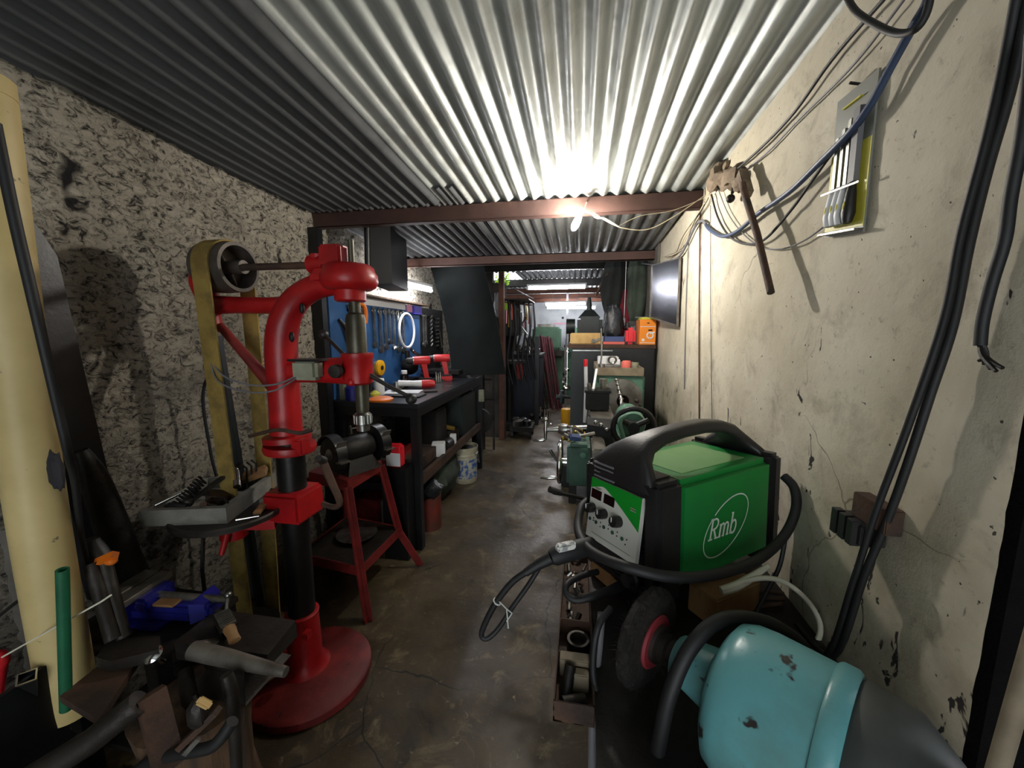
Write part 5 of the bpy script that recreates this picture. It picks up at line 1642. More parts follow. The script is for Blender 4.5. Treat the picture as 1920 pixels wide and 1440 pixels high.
# ------------------------------------------------------------------ tarpaulin and the far left
b = MB()
loops = []
c4 = [at(806, 498, 3.55), at(907, 496, 3.62), at(947, 702, 3.75), at(846, 704, 3.6)]
NU, NV = 14, 18
vs, fs = [], []
for k in (0, 1):
    for j in range(NV + 1):
        t_ = j / NV
        for i in range(NU + 1):
            s_ = i / NU
            p = c4[0].lerp(c4[1], s_).lerp(c4[3].lerp(c4[2], s_), t_)
            p.y += .05 * math.sin(s_ * 5 + t_ * 2) * .5 + .10 * math.sin(t_ * math.pi) + k * .004
            vs.append(p)
n_, m_ = NU + 1, (NU + 1) * (NV + 1)
for j in range(NV):
    for i in range(NU):
        a = j * n_ + i
        fs += [(a, a + 1, a + n_ + 1, a + n_), (m_ + a, m_ + a + n_, m_ + a + n_ + 1, m_ + a + 1)]
for j in range(NV):
    for e in (0, NU):
        a = j * n_ + e
        fs.append((a, a + n_, m_ + a + n_, m_ + a))
for i in range(NU):
    for e in (0, NV):
        a = e * n_ + i
        fs.append((a, a + 1, m_ + a + 1, m_ + a))
b.faces(vs, fs)
one(b, 'tarpaulin', 'dark tarpaulin hanging slantwise from the second beam', 'tarpaulin', 'tarp_dark')
t = thing('metal_rack', 'grey rack of thin bars standing below the tarpaulin', 'rack', (-1.0, 4.4, 0))
for z in (.62, .86, 1.08):
    MB().bar((-1.36, 4.4, z), (-.96, 4.4, z), .02, .015).done('rail', 'old_iron', t)
for x in (-1.34, -1.24, -1.12, -1.0):
    MB().bar((x, 4.41, 0), (x, 4.41, 1.15), .022, .022).done('upright', 'old_iron', t)
b = MB()
b.lathe([(.02, 0), (.15, 0), (.16, .02), (.15, .05), (.02, .05)], (-1.12, 4.12, .42), (.3, -1, 0), 36)
b.box((-1.15, 4.25, .18), (.12, .16, .30), None, .01)
one(b, 'grinding_wheel', 'dark round wheel on a block under the tarpaulin', 'grinding wheel', 'dark_iron')
one(MB().span((-1.02, 4.82, 0), (-.955, 4.88, 2.16), .002), 'rusty_post', 'rusty brown steel post holding the far roof beside the tarpaulin', 'post', 'post_rust')
# leaves in the daylight gap
b = MB()
random.seed(8)
for k in range(120):
    c = V(random.uniform(-1.14, -.97), random.uniform(5.10, 5.30), 0)
    c.z = 2.02 + random.random() ** 2 * .15 + (.1 if c.x > -1.03 else 0) * random.random()
    u = V(random.uniform(-1, 1), random.uniform(-.4, .4), random.uniform(-1, 1)).normalized() * .022
    w = V(-u.z, .2 * u.x, u.x) * .5
    b.faces([c - u, c + w, c + u, c - w], [(0, 1, 2, 3)])
one(b, 'climbing_leaves', 'yellow-green leaves in the daylight gap beside the rusty post', 'leaves', 'leaf_green', kind='stuff')

# ------------------------------------------------------------------ machines down the left of the far aisle
t = thing('pillar_drill', 'dark pillar drilling machine beyond the rusty post', 'drilling machine', (-.98, 5.5, 0))
MB().span((-1.16, 5.3, 0), (-.78, 5.75, .10), .01).done('base', 'dark_iron', t)
MB().cyl((-1.02, 5.55, .1), (-1.02, 5.55, 1.75), .06).done('column', 'dark_iron', t)
MB().span((-1.14, 5.2, 1.36), (-.80, 5.68, 1.72), .04).lathe([(.02, 0), (.10, 0), (.10, .1), (.02, .12)], (-.94, 5.3, 1.70), n=24).done('head', 'dark_iron', t)
MB().cyl((-.90, 5.3, 1.15), (-.90, 5.3, 1.36), .035).done('spindle', 'old_iron', t)
MB().lathe([(.01, 0), (.16, 0), (.16, .04), (.01, .04)], (-.92, 5.35, .98), n=32).done('table', 'old_iron', t)
MB().tube([(-.80, 5.25, 1.5), (-.70, 5.2, 1.38)], .010).tube([(-.80, 5.25, 1.5), (-.72, 5.2, 1.62)], .010).done('feed_handle', 'bright_steel', t)
one(MB().span((-1.11, 5.185, 1.44), (-1.0, 5.195, 1.62)), 'machine_plate', 'pale plate on the front of the dark pillar drilling machine', 'plate', 'lathe_steel')
t = thing('blue_machine', 'dark blue machine cabinet low in the far left aisle', 'machine', (-.95, 6.4, 0))
MB().span((-1.20, 6.1, 0), (-.62, 6.8, 1.02), .02).done('cabinet', 'machine_blue', t)
MB().span((-1.22, 6.08, 1.02), (-.60, 6.82, 1.06)).done('cabinet_top', 'dark_iron', t)
one(MB().span((-.99, 5.99, .66), (-.88, 6.09, .92), .02), 'red_canister', 'red canister in front of the dark blue machine', 'canister', 'dull_red')
t = thing('tool_trolley', 'dark low trolley with castings in front of the blue machine', 'trolley', (-.85, 5.0, 0))
MB().span((-.90, 4.92, .10), (-.60, 5.26, .16)).done('deck', 'dark_iron', t)
for x, y in ((-.87, 4.97), (-.63, 4.97), (-.87, 5.21), (-.63, 5.21)):
    MB().lathe([(.01, -.015), (.05, -.015), (.05, .015), (.01, .015)], (x, y, .05), (1, 0, 0), 20).done('wheel', 'black_rubber', t)
random.seed(3)
for i in range(9):
    c = V(random.uniform(-.86, -.64), random.uniform(4.97, 5.22), .16)
    r = random.uniform(.03, .07)
    one(MB().lathe([(.01, 0), (r, 0), (r, r), (r * .6, r * 1.3), (.01, r * 1.3)], c, n=16), 'machine_casting', 'dark round casting among the heap on the low trolley', 'casting', random.choice(['dark_iron', 'old_iron', 'black_paint']), 'castings on the trolley')
# tools hanging beyond the post
t = thing('hanging_rack', 'rail with pale tools hanging high beyond the rusty post', 'rack', (-.9, 5.0, 1.7))
MB().bar((-1.0, 5.0, 1.80), (-.70, 5.6, 1.80), .02, .02).done('rail', 'post_rust', t)
cols = ['white_plastic', 'pink_pack', 'brass', 'book_salmon', 'cable_grey', 'bright_steel', 'tape_yellow']
for i in range(12):
    s_ = i / 11
    x, y = -1.0 + .3 * s_, 5.0 + .6 * s_
    one(MB().tube([(x, y, 1.79), (x + .01, y - .01, 1.72), (x, y, 1.58 - .05 * (i % 3))], [.006, .012, .014], 8), 'hanging_tool', 'one of the pale tools hanging from the far rail, ' + ['nearer', 'middle', 'farther'][i // 4] + ' third', 'tool', cols[i % 7], 'tools on the far rail, ' + ['nearer', 'middle', 'farther'][i // 4] + ' third')
one(MB().box((-.95, 4.92, 1.74), (.05, .02, .09), None, .008), 'yellow_tag', 'small yellow-green tag hanging from the rusty post', 'tag', 'leaf_green')
for i, (x, y, z, lab, m) in enumerate(((-1.05, 5.05, 1.75, 'grey cloth hanging in the gap left of the rusty post', 'cable_grey'), (-1.06, 5.0, 1.45, 'dark cloth hanging below the tarpaulin edge left of the rusty post', 'cloth_dark'))):
    one(MB().ball((x, y - .18, z), .10, (.45, .35, 1.5), 16, .5), 'hanging_cloth', lab, 'cloth', m)
one(MB().tube([at(1000, 560, 5.4), at(985, 552, 5.2), at(962, 540, 5.0)], .006, 8, sm=3), 'roof_cable', 'cable slung under the far roof left of the nearer tube light', 'cable', 'cable_grey')
# bars and hoses leaning at the end of the left row
random.seed(12)
for i in range(14):
    x = -.88 + .035 * i
    y = 7.2 + .05 * (i % 4)
    one(MB().cyl((x + .10 + .02 * (i % 3), y - .25, .0), (x - .12, y + .1, 1.25 + .12 * random.random()), .022, n=10), 'leaning_pipe', ('wine-red' if i > 5 else 'dark') + ' pipe in the leaning bundle at the left of the far aisle', 'pipe', 'wine_red' if i > 5 else 'dark_iron', ('wine-red' if i > 5 else 'dark') + ' pipes leaning in the far aisle')
for i in range(3):
    one(MB().lathe([(.01, 0), (.05, 0), (.05, .02), (.02, .03), (.02, .2), (.01, .2)], (-.62 + .09 * i, 6.2 - .2 * i, 0), n=16), 'floor_fitting', ['leftmost', 'middle', 'rightmost'][i] + ' of three bright fittings standing on the far aisle floor', 'fitting', 'chrome', 'fittings on the aisle floor')

# ------------------------------------------------------------------ end of the shop
t = thing('green_milling_machine', 'pale green milling machine before the white end wall', 'milling machine', (-.55, 8.5, 0))
MB().span((-.95, 8.3, 0), (-.35, 8.9, 1.05), .03).done('column', 'machine_green', t)
MB().span((-1.0, 8.1, 1.05), (-.42, 8.9, 1.52), .04).done('head', 'machine_green', t)
MB().span((-1.0, 7.95, .92), (-.35, 8.3, 1.04), .01).done('table', 'old_iron', t)
MB().span((-.90, 8.2, 1.52), (-.55, 8.6, 1.58), .01).done('top_cover', 'lathe_steel', t)
t = thing('small_green_machine', 'small green machine right of the milling machine at the end wall', 'machine', (-.15, 8.8, 0))
MB().span((-.30, 8.6, 0), (-.02, 9.1, 1.1), .02).done('stand', 'machine_green', t)
MB().span((-.28, 8.6, 1.1), (-.06, 9.0, 1.55), .04).done('head', 'machine_green', t)
for i in range(6):
    one(MB().lathe([(.01, 0), (.035, 0), (.035, .12 + .05 * (i % 3)), (.015, .16 + .05 * (i % 3)), (.01, .2 + .05 * (i % 3))], (-.30 + .03 * i + .02, 8.42 - .02 * i, 1.14), n=14), 'oil_can', 'small can in the row on the shelf before the green machines', 'can', ['old_iron', 'white_plastic', 'dark_iron'][i % 3], 'cans before the green machines')
one(MB().span((-.33, 8.2, 1.10), (-.1, 8.55, 1.14)).span((-.33, 8.22, 0), (-.30, 8.26, 1.1)).span((-.16, 8.22, 0), (-.12, 8.26, 1.1)), 'steel_shelf', 'steel shelf stand before the green machines', 'shelf', 'old_iron')
one(MB().span((-.262, 7.2, 0), (-.225, 7.24, 2.12)), 'white_post', 'thin pale post in the middle of the far end', 'post', 'cable_grey')
one(MB().lathe([(.005, 0), (.03, 0), (.03, .01), (.005, .01)], (-.42, YE, 1.75), (0, -1, 0), 20), 'wall_gauge', 'small dark round gauge on the white end wall', 'gauge', 'dark_iron')
one(MB().span((-.62, YE - .012, 1.60), (-.28, YE, 1.63)), 'wall_strip', 'pink strip on the white end wall above the milling machine', 'strip', 'pink_pack')
t = thing('bench_machine', 'big dark machine silhouette standing on the bench behind the tan box', 'machine', (.0, 4.0, 1.34))
b = MB()
b.span((-.03, 3.62, 1.345), (.20, 3.86, 1.56), .03).lathe([(.01, 0), (.07, 0), (.07, .08), (.01, .08)], (-.05, 3.72, 1.47), (-1, 0, 0), 24)
b.rings([[V(x, y, 1.55) for x, y in ((-.02, 3.66), (.18, 3.66), (.18, 3.84), (-.02, 3.84))], [V(x, y, 1.62) for x, y in ((.04, 3.70), (.12, 3.70), (.12, 3.80), (.04, 3.80))]])
b.done('machine_body', 'green_black', t)
MB().tube([(.08, 3.75, 1.60), (.075, 3.75, 1.70), (.075, 3.75, 1.74)], [.03, .022, .014], 12).done('spout', 'green_black', t)

# ------------------------------------------------------------------ black cabinet behind the lathe
cb = thing('black_cabinet', 'black steel cabinet behind the lathe against the right wall', 'cabinet', (.25, 3.3, 0))
KX0, KX1, KY0, KY1, KZ = -.085, .56, 3.08, 3.95, 1.322
MB().span((KX0 + .02, KY0, 0), (KX1, KY1, KZ - .03), .004).done('cabinet_body', 'black_paint', cb)
MB().span((KX0 - .01, KY0 - .01, KZ - .03), (KX1 + .01, KY1, KZ), .003).done('cabinet_top', 'rusty_iron', cb)
MB().span((KX0 + .04, KY0 - .008, .06), ((KX0 + KX1) / 2, KY0, KZ - .06), .003).done('door', 'black_paint', cb)
d = MB().span(((KX0 + KX1) / 2 + .004, KY0 - .008, .06), (KX1 - .02, KY0, KZ - .06), .003).done('door', 'black_paint', cb)
MB().span((KX0 + .03, KY0 - .012, KZ - .052), (.25, KY0 - .008, KZ - .044)).done('edge_strip', 'bright_steel', cb)
# on the cabinet
t = thing('tan_wooden_box', 'tan wooden box with metal latch on the black cabinet', 'box', (.045, 3.18, KZ))
MB().span((-.078, 3.12, KZ), (.168, 3.26, KZ + .088), .006).done('box_body', 'tan_box', t)
MB().box((.13, 3.115, KZ + .03), (.06, .012, .018), RY(-.5), .002).box((.10, 3.115, KZ + .028), (.02, .012, .03), RY(.3), .002).done('latch', 'lathe_steel', t)
one(MB().box((-.02, 3.42, KZ + .004), (.12, .10, .006), RZ(.3)), 'paper', 'white papers at the left end of the cabinet top', 'paper', 'white_plastic')
b = MB()
loops = []
for z, rx, ry in ((0, .085, .06), (.03, .088, .065), (.10, .080, .06), (.17, .068, .05), (.215, .062, .045), (.235, .035, .03), (.25, .05, .035)):
    loops.append([V(.255 + rx * math.cos(a) * (1 + .10 * math.sin(5 * a + z * 20)), 3.20 + ry * math.sin(a) * (1 + .12 * math.sin(7 * a + z * 33)), KZ + .062 + z) for a in [2 * math.pi * k / 40 for k in range(40)]])
b.rings(loops)
one(b, 'plastic_bag', 'shiny black plastic bag standing on the books on the cabinet', 'bag', 'bag_black', smooth=80)
one(MB().span((.19, 3.13, KZ + .0205), (.34, 3.29, KZ + .061), .003), 'book', 'dark blue book under the black plastic bag', 'book', 'book_blue')
one(MB().span((.18, 3.12, KZ), (.343, 3.29, KZ + .02), .002), 'book', 'salmon-red book at the bottom of the pile under the bag', 'book', 'book_salmon')
t = thing('jerry_can', 'red plastic jerry can with black cap on the black cabinet', 'jerry can', (.39, 3.2, KZ))
MB().span((.352, 3.14, KZ), (.428, 3.26, KZ + .13), .022).done('can_body', 'jerry_red', t)
MB().cyl((.37, 3.2, KZ + .125), (.37, 3.2, KZ + .17), .022).span((.37, 3.17, KZ + .14), (.43, 3.23, KZ + .18), .01).done('cap', 'black_plastic', t)
t = thing('orange_carton', 'orange carton with tool picture on the right end of the cabinet', 'carton', (.53, 3.2, KZ))
MB().span((.448, 3.09, KZ), (.566, 3.30, KZ + .19), .002).done('carton_body', 'box_orange', t)
b = MB()
b.span((.452, 3.088, KZ + .135), (.562, 3.0905, KZ + .139)).span((.452, 3.088, KZ + .012), (.562, 3.0905, KZ + .016)).span((.465, 3.088, KZ + .025), (.485, 3.0905, KZ + .045))
b.torus((.525, 3.09, KZ + .070), (0, 1, 0), .022, .006, 24, 6).bar((.525, 3.089, KZ + .085), (.556, 3.089, KZ + .095), .002, .012)
b.done('printed_panel', 'white_plastic', t)
MB().span((.510, 3.088, KZ + .105), (.540, 3.0905, KZ + .115)).ball((.508, 3.092, KZ + .163), .018, (1, .15, .35), 14).done('printed_badge', 'display_black', t)
one(MB().box((.50, 3.16, KZ + .199), (.10, .11, .016), RZ(.2), .002), 'notebook', 'yellow-green papers lying on the orange carton', 'papers', 'yellow_paper')
one(MB().box((.47, 3.19, KZ + .210), (.09, .09, .006), RZ(-.2), .002), 'notebook', 'grey sheet on top of the yellow-green papers', 'papers', 'cable_grey')
one(MB().span((.345, 3.31, KZ + .15), (.362, 3.33, KZ + .21), .002).tube([(.353, 3.32, KZ + .2), (.355, 3.33, KZ + .4), (.36, 3.4, 2.18)], .002, 6), 'hanging_plug', 'white plug hanging behind the black plastic bag', 'plug', 'white_plastic')
# bundles hanging above the cabinet
for i, (x, y, z0, z1, r, m, lab) in enumerate(((.30, 3.75, 1.55, 2.08, .09, 'cloth_dark', 'large dark clothes bundle hanging above the cabinet'), (.40, 3.72, 1.40, 1.80, .06, 'cloth_red', 'wine-red cloth hanging above the jerry can'), (.50, 3.70, 1.50, 2.08, .08, 'cloth_green', 'grey-green overalls hanging beside the steel mirror'))):
    b = MB()
    loops = []
    for k in range(13):
        s_ = k / 12
        rr = r * (.5 + .6 * math.sin(s_ * 2.4 + .3))
        loops.append([V(x + rr * 1.1 * math.cos(a) * (1 + .16 * math.sin(4 * a + s_ * 5 + i)), y + rr * .8 * math.sin(a) * (1 + .16 * math.sin(6 * a + s_ * 3)), z1 + (z0 - z1) * s_) for a in [2 * math.pi * j / 36 for j in range(36)]])
    b.rings(loops)
    one(b, 'hanging_clothes', lab, 'clothes', m, smooth=80)
random.seed(31)
for i in range(7):
    x = .14 + .012 * i
    one(MB().tube([(x, 3.8, 1.76 + .02 * (i % 3)), (x + .06, 3.75, 1.90 + .01 * i), (x + .10, 3.7, 1.95)], .010, 6, sm=3), 'dried_stick', 'brown stick in the bundle stuck under the far roof by the clothes', 'stick', 'dark_wood', 'sticks by the clothes')
one(MB().span((.535, 3.98, 0), (.575, 4.05, 2.15)), 'concrete_pillar', 'pale concrete pillar edge beyond the hanging overalls', 'pillar', 'grey_block')
# hanging fittings at the aisle side of the cabinet
random.seed(15)
for i in range(12):
    z = 1.26 - .30 * random.random() ** .8
    x = KX0 - .012 - .03 * random.random()
    one(MB().tube([(x, 3.12 + .07 * (i % 5), z), (x, 3.12 + .07 * (i % 5), 1.29), (KX0 + .01, 3.12 + .07 * (i % 5), 1.30)], .0015, 5).ball((x, 3.12 + .07 * (i % 5), z), .012 + .014 * random.random(), (1, 1, .6 + .6 * random.random()), 10, .4), 'hanging_fitting', 'bright round fitting hanging on the aisle side of the black cabinet', 'fitting', 'chrome' if i % 3 == 0 else ('old_iron' if i % 3 == 1 else 'lathe_steel'), 'fittings on the cabinet side')
one(MB().cyl((KX0 + .025, 3.3, .86), (KX0 - .05, 3.3, .86), .012).lathe([(.01, 0), (.06, 0), (.06, .02), (.02, .03), (.02, .06), (.01, .06)], (KX0 - .05, 3.3, .86), (-1, -.3, 0), 24), 'fan_wheel', 'dark fan wheel on the aisle side of the cabinet', 'wheel', 'green_black')
one(MB().lathe([(.01, 0), (.08, 0), (.085, .28), (.075, .30), (.01, .31)], (-.17, 5.6, .0), n=28), 'yellow_tin', 'yellow tin on the floor between the lathe and the aisle', 'tin', 'tape_yellow')
one(MB().span((-.14, 3.4, .0), (-.05, 3.6, .22), .01), 'black_box', 'small black box on the floor at the foot of the cabinet', 'box', 'black_paint')

# more clutter on the dark left side of the far aisle
random.seed(52)
side = ['nearest', 'second', 'third', 'fourth', 'fifth', 'sixth']
for i in range(6):
    x, y = -.93 + .05 * i, 5.02 + .12 * i
    one(MB().tube([(x, y, 1.835), (x + .03, y - .02, 1.45), (x - .02, y, 1.05 + .05 * (i % 3)), (x + .05, y + .02, .72)], [.012, .016, .016, .012], 8, sm=4), 'hanging_hose', side[i] + ' dark hose hanging beyond the rusty post', 'hose', 'black_rubber', 'hoses beyond the post')
one(MB().span((-1.0, 4.99, 1.83), (-.66, 5.66, 1.845)), 'steel_shelf', 'dark shelf board the hoses hang from beyond the rusty post', 'shelf', 'dark_iron')
for i in range(10):
    x, y = random.uniform(-1.12, -.70), random.uniform(6.2, 6.75)
    r = random.uniform(.03, .075)
    one(MB().lathe([(.01, 0), (r, 0), (r, r * 1.2), (r * .5, r * 1.6), (r * .4, r * 2.6), (.01, r * 2.6)], (x, y, 1.06), n=14), 'machine_part', 'machine part in the dark jumble on the blue machine', 'machine part', random.choice(['dark_iron', 'old_iron', 'lathe_steel', 'chrome', 'black_paint']), 'jumble on the blue machine')
for i in range(8):
    x, y = random.uniform(-.80, -.55), random.uniform(5.9, 7.0)
    one(MB().ball((x, y, .06), random.uniform(.03, .06), (1, 1, 1), 10, .5), 'scrap_piece', 'scrap piece in the heap on the far aisle floor', 'scrap', random.choice(['dark_iron', 'old_iron', 'chrome']), 'scrap on the aisle floor')
one(MB().span((-.66, 5.72, .0), (-.60, 5.78, 1.35)), 'machine_guard', 'narrow dark upright beside the pillar drilling machine', 'upright', 'black_paint')
# ------------------------------------------------------------------ on the white wall
mr = thing('steel_mirror', 'polished steel sheet hung like a mirror on the white wall', 'steel sheet', (.58, 2.8, 1.47))
b = MB()
q = [V(.580, 2.50, 1.855), V(.522, 3.10, 1.91), V(.522, 3.08, 1.53), V(.580, 2.47, 1.455)]
b.rings([q, [p + V(-.006, 0, 0) for p in q]])
b.done('sheet', 'mirror_steel', mr)
b = MB()
for i in range(4):
    b.bar(q[i] + V(-.006, 0, 0), q[(i + 1) % 4] + V(-.006, 0, 0), .012, .008)
b.done('rim', 'lathe_steel', mr)

fs_ = thing('file_set_packet', 'yellow and grey blister packet with four files on the white wall', 'file set', (.58, 1.02, 1.63))
q = [V(.588, 1.102, 1.955), V(.588, .973, 1.950), V(.588, .965, 1.630), V(.588, 1.098, 1.648)]
w0 = V(-.004, 0, 0)
b = MB()
b.rings([q, [p + w0 for p in q]])
b.done('backing_card', 'pack_grey', fs_)
mid = .40
b = MB()
lo_ = [q[0].lerp(q[3], mid), q[1].lerp(q[2], mid), q[2], q[3]]
lo_[2], lo_[3] = q[1].lerp(q[2], .96), q[0].lerp(q[3], .96)
b.rings([[p + w0 * 1.01 for p in lo_], [p + w0 * 1.3 for p in lo_]])
b.bar(q[0].lerp(q[1], .25).lerp(q[3].lerp(q[2], .25), .10) + w0 * 1.2, q[0].lerp(q[1], .7).lerp(q[3].lerp(q[2], .7), .10) + w0 * 1.2, .012, .003)
b.done('yellow_card', 'pack_yellow', fs_)
for i, (s_, r, tp_) in enumerate(((.24, .0045, .30), (.40, .0045, .26), (.55, .0045, .22), (.74, .009, .18))):
    a = q[0].lerp(q[1], s_).lerp(q[3].lerp(q[2], s_), tp_) + V(-.012, 0, 0)
    c = q[0].lerp(q[1], s_).lerp(q[3].lerp(q[2], s_), .66) + V(-.012, 0, 0)
    e = q[0].lerp(q[1], s_).lerp(q[3].lerp(q[2], s_), .93) + V(-.016, 0, 0)
    f = MB().bar(a, c, r * 2.2, r * 1.2, (1, 0, 0)).done('file_blade', 'bright_steel' if i < 3 else 'cable_grey', fs_)
    MB().tube([c, c.lerp(e, .3), c.lerp(e, .75), e], [.006, .010, .013, .008], 14, sm=3).done('file_handle', 'white_plastic' if i < 3 else 'black_plastic', f)
    MB().ball(c.lerp(e, .6) + V(-.009, 0, 0), .008, (.5, .5, 1.6)).done('handle_stripe', 'pack_yellow', f)
MB().bar(q[0].lerp(q[3], .68) + V(-.020, 0, 0), q[1].lerp(q[2], .68) + V(-.020, 0, 0), .003, .004).done('blister_band', 'lathe_steel', fs_)
b = MB()
b.bar(q[0].lerp(q[3], .98) + V(-.012, 0, 0), q[1].lerp(q[2], .98) + V(-.012, 0, 0), .018, .004)
b.done('paper_foot', 'lathe_steel', fs_)
one(MB().cyl((.592, 1.04, 1.957), (.57, 1.04, 1.962), .003, n=8), 'nail', 'nail in the white wall holding the file packet', 'nail', 'dark_iron')

X_ = .575
one(MB().tube([atx(1748, -40, .56), atx(1738, 5, .562), atx(1712, 50, .565), atx(1668, 130, .567), atx(1636, 190, .567), atx(1596, 245, .565), atx(1540, 302, .567), atx(1480, 360, .57), atx(1420, 402, .572), atx(1385, 432, .575), atx(1355, 443, .575), atx(1330, 430, .575), atx(1322, 418, .578)], .0075, 12, sm=6),
    'blue_cable', 'thick blue-grey cable draped down across the top of the white wall', 'cable', 'cable_blue')
one(MB().tube([atx(1324, 420, .575), atx(1316, 414, .575), atx(1304, 424, .575), atx(1290, 452, .575), atx(1276, 478, .575), atx(1255, 493, .57), atx(1232, 497, .56), atx(1190, 492, .50)], .0065, 10, sm=6), 'grey_cable', 'grey cable running on from the blue cable along the second beam', 'cable', 'cable_grey')
one(MB().tube([atx(1726, 40, .575), atx(1690, 92, .575), atx(1655, 150, .575), atx(1640, 182, .575), atx(1610, 235, .572), atx(1562, 285, .572), atx(1522, 340, .573), atx(1480, 398, .575), atx(1432, 450, .575), atx(1395, 457, .577), atx(1365, 440, .577), atx(1345, 405, .577), atx(1334, 365, .577)], .004, 8, sm=6),
    'thin_black_cable', 'thin black cable swinging below the blue cable on the white wall', 'cable', 'black_rubber')
one(MB().tube([atx(1665, -10, .57), atx(1560, 112, .575), atx(1480, 222, .578), atx(1400, 302, .578), atx(1340, 348, .578)], .0042, 8, sm=6), 'thin_cable', 'upper of two thin dark cables running along the top of the white wall', 'cable', 'black_rubber')
one(MB().tube([atx(1702, -10, .58), atx(1600, 122, .583), atx(1500, 222, .583), atx(1420, 302, .583), atx(1345, 350, .583)], .0028, 8, sm=6), 'thin_cable', 'lower of two thin cables running along the top of the white wall', 'cable', 'cable_grey')
one(MB().tube([atx(1586, -10, .545), atx(1604, 20, .54), atx(1640, 45, .54), atx(1680, 62, .54), atx(1715, 56, .545), atx(1735, 30, .55), atx(1745, -10, .55)], .006, 10, sm=6), 'cable_loop', 'loop of dark cable hanging at the top edge near the ceiling sheet', 'cable', 'black_rubber')
one(MB().tube([atx(1345, 350, .578), atx(1365, 400, .58), atx(1395, 440, .582), atx(1430, 464, .583), atx(1470, 466, .583), atx(1510, 450, .583), atx(1545, 425, .583)], .0022, 6, sm=6), 'thin_wire', 'thin wire sagging behind the iron rod towards the file packet', 'wire', 'cable_grey')
for i, (px0, px1, lab, m, r) in enumerate(((1313, 1311, 'dark red wire running straight down the white wall under the beam end', 'post_rust', .0035), (1332, 1335, 'thin grey line of cable down the white wall right of the red wire', 'cable_grey', .0018), (1291, 1283, 'grey conduit down the white wall beside the steel sheet', 'cable_grey', .003))):
    one(MB().tube([atx(px0, 385 if i < 2 else 455, .585), atx((px0 + px1) / 2 - 1, 580, .587), atx(px1, 790 if i < 2 else 730, .587)], r, 8, sm=3), 'wall_wire', lab, 'wire', m)
random.seed(77)
for i in range(5):
    px = 1322 + i * 4
    pts = [atx(px, 352, .572), atx(1318 + random.randint(-6, 10), 385, .57), atx(1300 - i * 6, 420 + i * 7, .575), atx(1280 - i * 5, 465 + i * 4, .578), atx(1245, 482, .575)]
    one(MB().tube(pts, .002, 6, sm=5), 'loose_wire', 'fine wire in the tangle at the right end of the first beam', 'wire', random.choice(['cable_cream', 'black_rubber', 'cable_grey']), 'wire tangle at the beam end')
one(MB().tube([at(1112, 398, 2.13), at(1140, 416, 2.13), at(1170, 428, 2.14), at(1215, 430, 2.15), at(1265, 405, 2.16), at(1322, 366, 2.17)], .0025, 6, sm=6), 'bulb_wire', 'pale wire sagging from the bare bulb to the right wall', 'wire', 'cable_cream')
one(MB().tube([at(1098, 396, 2.12), at(1108, 400, 2.12), at(1120, 408, 2.12), at(1135, 410, 2.12), at(1160, 425, 2.13)], [.005, .004, .006, .004, .003], 8, sm=4), 'taped_wire', 'knotted taped wire joint right of the bare bulb', 'wire', 'cable_white')
one(MB().tube([at(1160, 424, 2.13), at(1200, 405, 2.14), at(1260, 395, 2.15), at(1318, 372, 2.17)], .0018, 6, sm=5), 'bulb_wire', 'second finer wire stretched from the bulb joint to the right wall', 'wire', 'cable_cream')
one(MB().tube([at(1095, 396, 2.12), at(1098, 385, 2.16), at(1100, 379, 2.17)], .003, 6), 'bulb_hook', 'short wire tying the bulb socket to the beam', 'wire', 'cable_white')

b = MB()
b.ball((.578, 1.92, 2.09), .075, (.45, 1.25, .75), 18, .5).ball((.58, 1.76, 2.03), .06, (.45, 1.3, .7), 16, .5).ball((.58, 1.66, 1.975), .045, (.5, 1.0, .7), 14, .5)
one(b, 'mortar_lump', 'brown lump of broken mortar on the wall at the beam end', 'mortar', 'brick_stone')
rd = thing('iron_rod', 'dark iron rod sticking down out of the mortar lump', 'iron rod', (.54, 1.24, 1.54))
MB().tube([V(.565, 1.60, 2.0), V(.54, 1.51, 1.90), V(.535, 1.36, 1.72), V(.53, 1.225, 1.53)], [.012, .011, .0105, .010], 12).done('rod', 'rusty_iron', rd)
MB().box((.555, 1.545, 1.935), (.03, .03, .12), RX(-.6), .003).done('flat_strip', 'brick_stone', rd)
one(MB().ball((.56, 1.69, 1.93), .016).tube([(.565, 1.69, 1.95), (.57, 1.70, 1.975)], .006), 'insulator_knob', 'small dark knob hanging under the mortar lump', 'insulator', 'dark_iron')

one(MB().tube([atx(1912, -40, .55), atx(1905, 0, .55), atx(1880, 130, .555), atx(1850, 260, .555), atx(1802, 440, .555), atx(1770, 600, .555), atx(1702, 800, .555), atx(1642, 960, .555), atx(1600, 1090, .55), atx(1548, 1230, .54), V(.53, .95, .70)], .0058, 12, sm=6), 'thick_black_cable', 'left of two thick black cables hanging down the front of the white wall', 'cable', 'black_rubber')
one(MB().tube([atx(1934, -40, .56), atx(1922, 40, .56), atx(1890, 180, .565), atx(1850, 320, .565), atx(1816, 460, .565), atx(1786, 610, .568), atx(1744, 740, .568), atx(1702, 870, .568), atx(1662, 980, .568), atx(1620, 1080, .56), atx(1562, 1230, .55), V(.545, .97, .70)], .0068, 12, sm=6), 'thick_black_cable', 'right of two thick black cables hanging down the front of the white wall', 'cable', 'black_rubber')
fc = thing('frayed_cable', 'short black cable ending in frayed bare strands at the right edge', 'cable', atx(1838, 645, .54))
MB().tube([atx(1936, 60, .545), atx(1926, 180, .545), atx(1914, 270, .545), atx(1895, 370, .545), atx(1884, 450, .545), atx(1860, 530, .545), atx(1843, 600, .545), atx(1838, 648, .545)], .0068, 12, sm=6).done('sheath', 'black_rubber', fc)
b = MB()
random.seed(2)
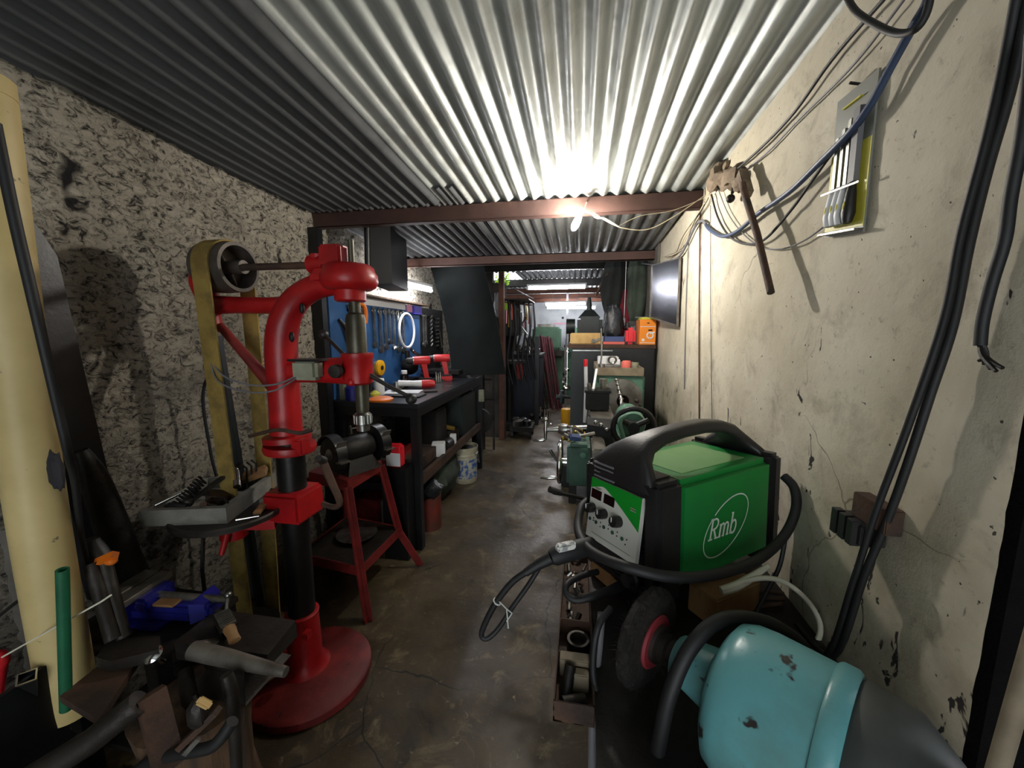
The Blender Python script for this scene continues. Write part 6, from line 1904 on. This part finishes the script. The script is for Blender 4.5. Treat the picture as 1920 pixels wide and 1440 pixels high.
for i, (px, py) in enumerate(((1868, 696), (1880, 690), (1858, 692), (1846, 684), (1872, 686), (1836, 676))):
    b.tube([atx(1838 + i, 645, .545), atx(1842 + i * 1.5, 668, .54 + .002 * i), atx(px, py, .535 + .004 * i)], [.003, .003, .0025], 6, sm=3)
b.done('bare_strands', 'dark_iron', fc)
sb = thing('contactor_box', 'black contactor on wooden block on the white wall behind the thick cables', 'switch', (.57, .85, 1.0))
MB().span((.562, .775, 1.045), (.592, .865, 1.095), .002).done('wood_block', 'rusty_iron', sb)
b = MB()
b.span((.545, .805, 1.005), (.590, .885, 1.045), .002)
for i in range(3):
    b.span((.535, .815 + .024 * i, 1.0), (.552, .832 + .024 * i, 1.052), .001)
b.done('contactor', 'black_plastic', sb)

one(MB().tube([at(1352, 1108, .93), at(1375, 1098, .93), at(1420, 1085, .95), at(1462, 1088, .97), at(1500, 1112, .97), at(1530, 1150, .96), at(1538, 1185, .94), at(1522, 1222, .92)], [.004, .005, .006, .006, .006, .006, .006, .006], 10, sm=6), 'white_cable', 'white cable curving from the welder planks to behind the grinder', 'cable', 'cable_white')
one(MB().tube([at(1352, 1108, .92), at(1378, 1100, .93), at(1400, 1088, .95), at(1440, 1062, .99)], [.010, .011, .010, .006], 8, sm=3), 'white_plug', 'white flat plug lying under the back of the welder', 'plug', 'cable_white')
one(MB().tube([at(1474, 1000, 1.05), at(1462, 1060, 1.03), at(1440, 1105, 1.0), at(1418, 1148, .97)], .0055, 8, sm=5), 'mains_cable', 'thin black cable dropping behind the welder to the table', 'cable', 'black_rubber')
random.seed(41)
for i in range(6):
    c = V(.49 + .012 * (i % 3), 1.02 + .03 * i, TZ + .008)
    a = random.uniform(-.4, 1.2)
    d = V(math.cos(a), math.sin(a), .1) * .05
    one(MB().tube([c - d, c + d], .005, 6), 'electrode_stub', 'thin brown electrode stub behind the welder by the white wall', 'electrode', 'rusty_iron', 'electrode stubs by the wall')
pl = thing('leaning_pipe', 'pale dusty pipe leaning in the dark doorway at the right edge', 'pipe', (.75, .5, 0))
MB().cyl(at(1945, 1180, .50), at(1846, 1530, .47), .009, n=18).done('pipe', 'tan_dust', pl)
one(MB().ball((.80, .42, .62), .16, (1, .9, .8), 18, .4).ball((.76, .36, .45), .2, (1, 1, 1), 18, .4), 'rubble_heap', 'dark rubble at the foot of the dark doorway', 'rubble', 'doorway_shade_plaster', kind='stuff')
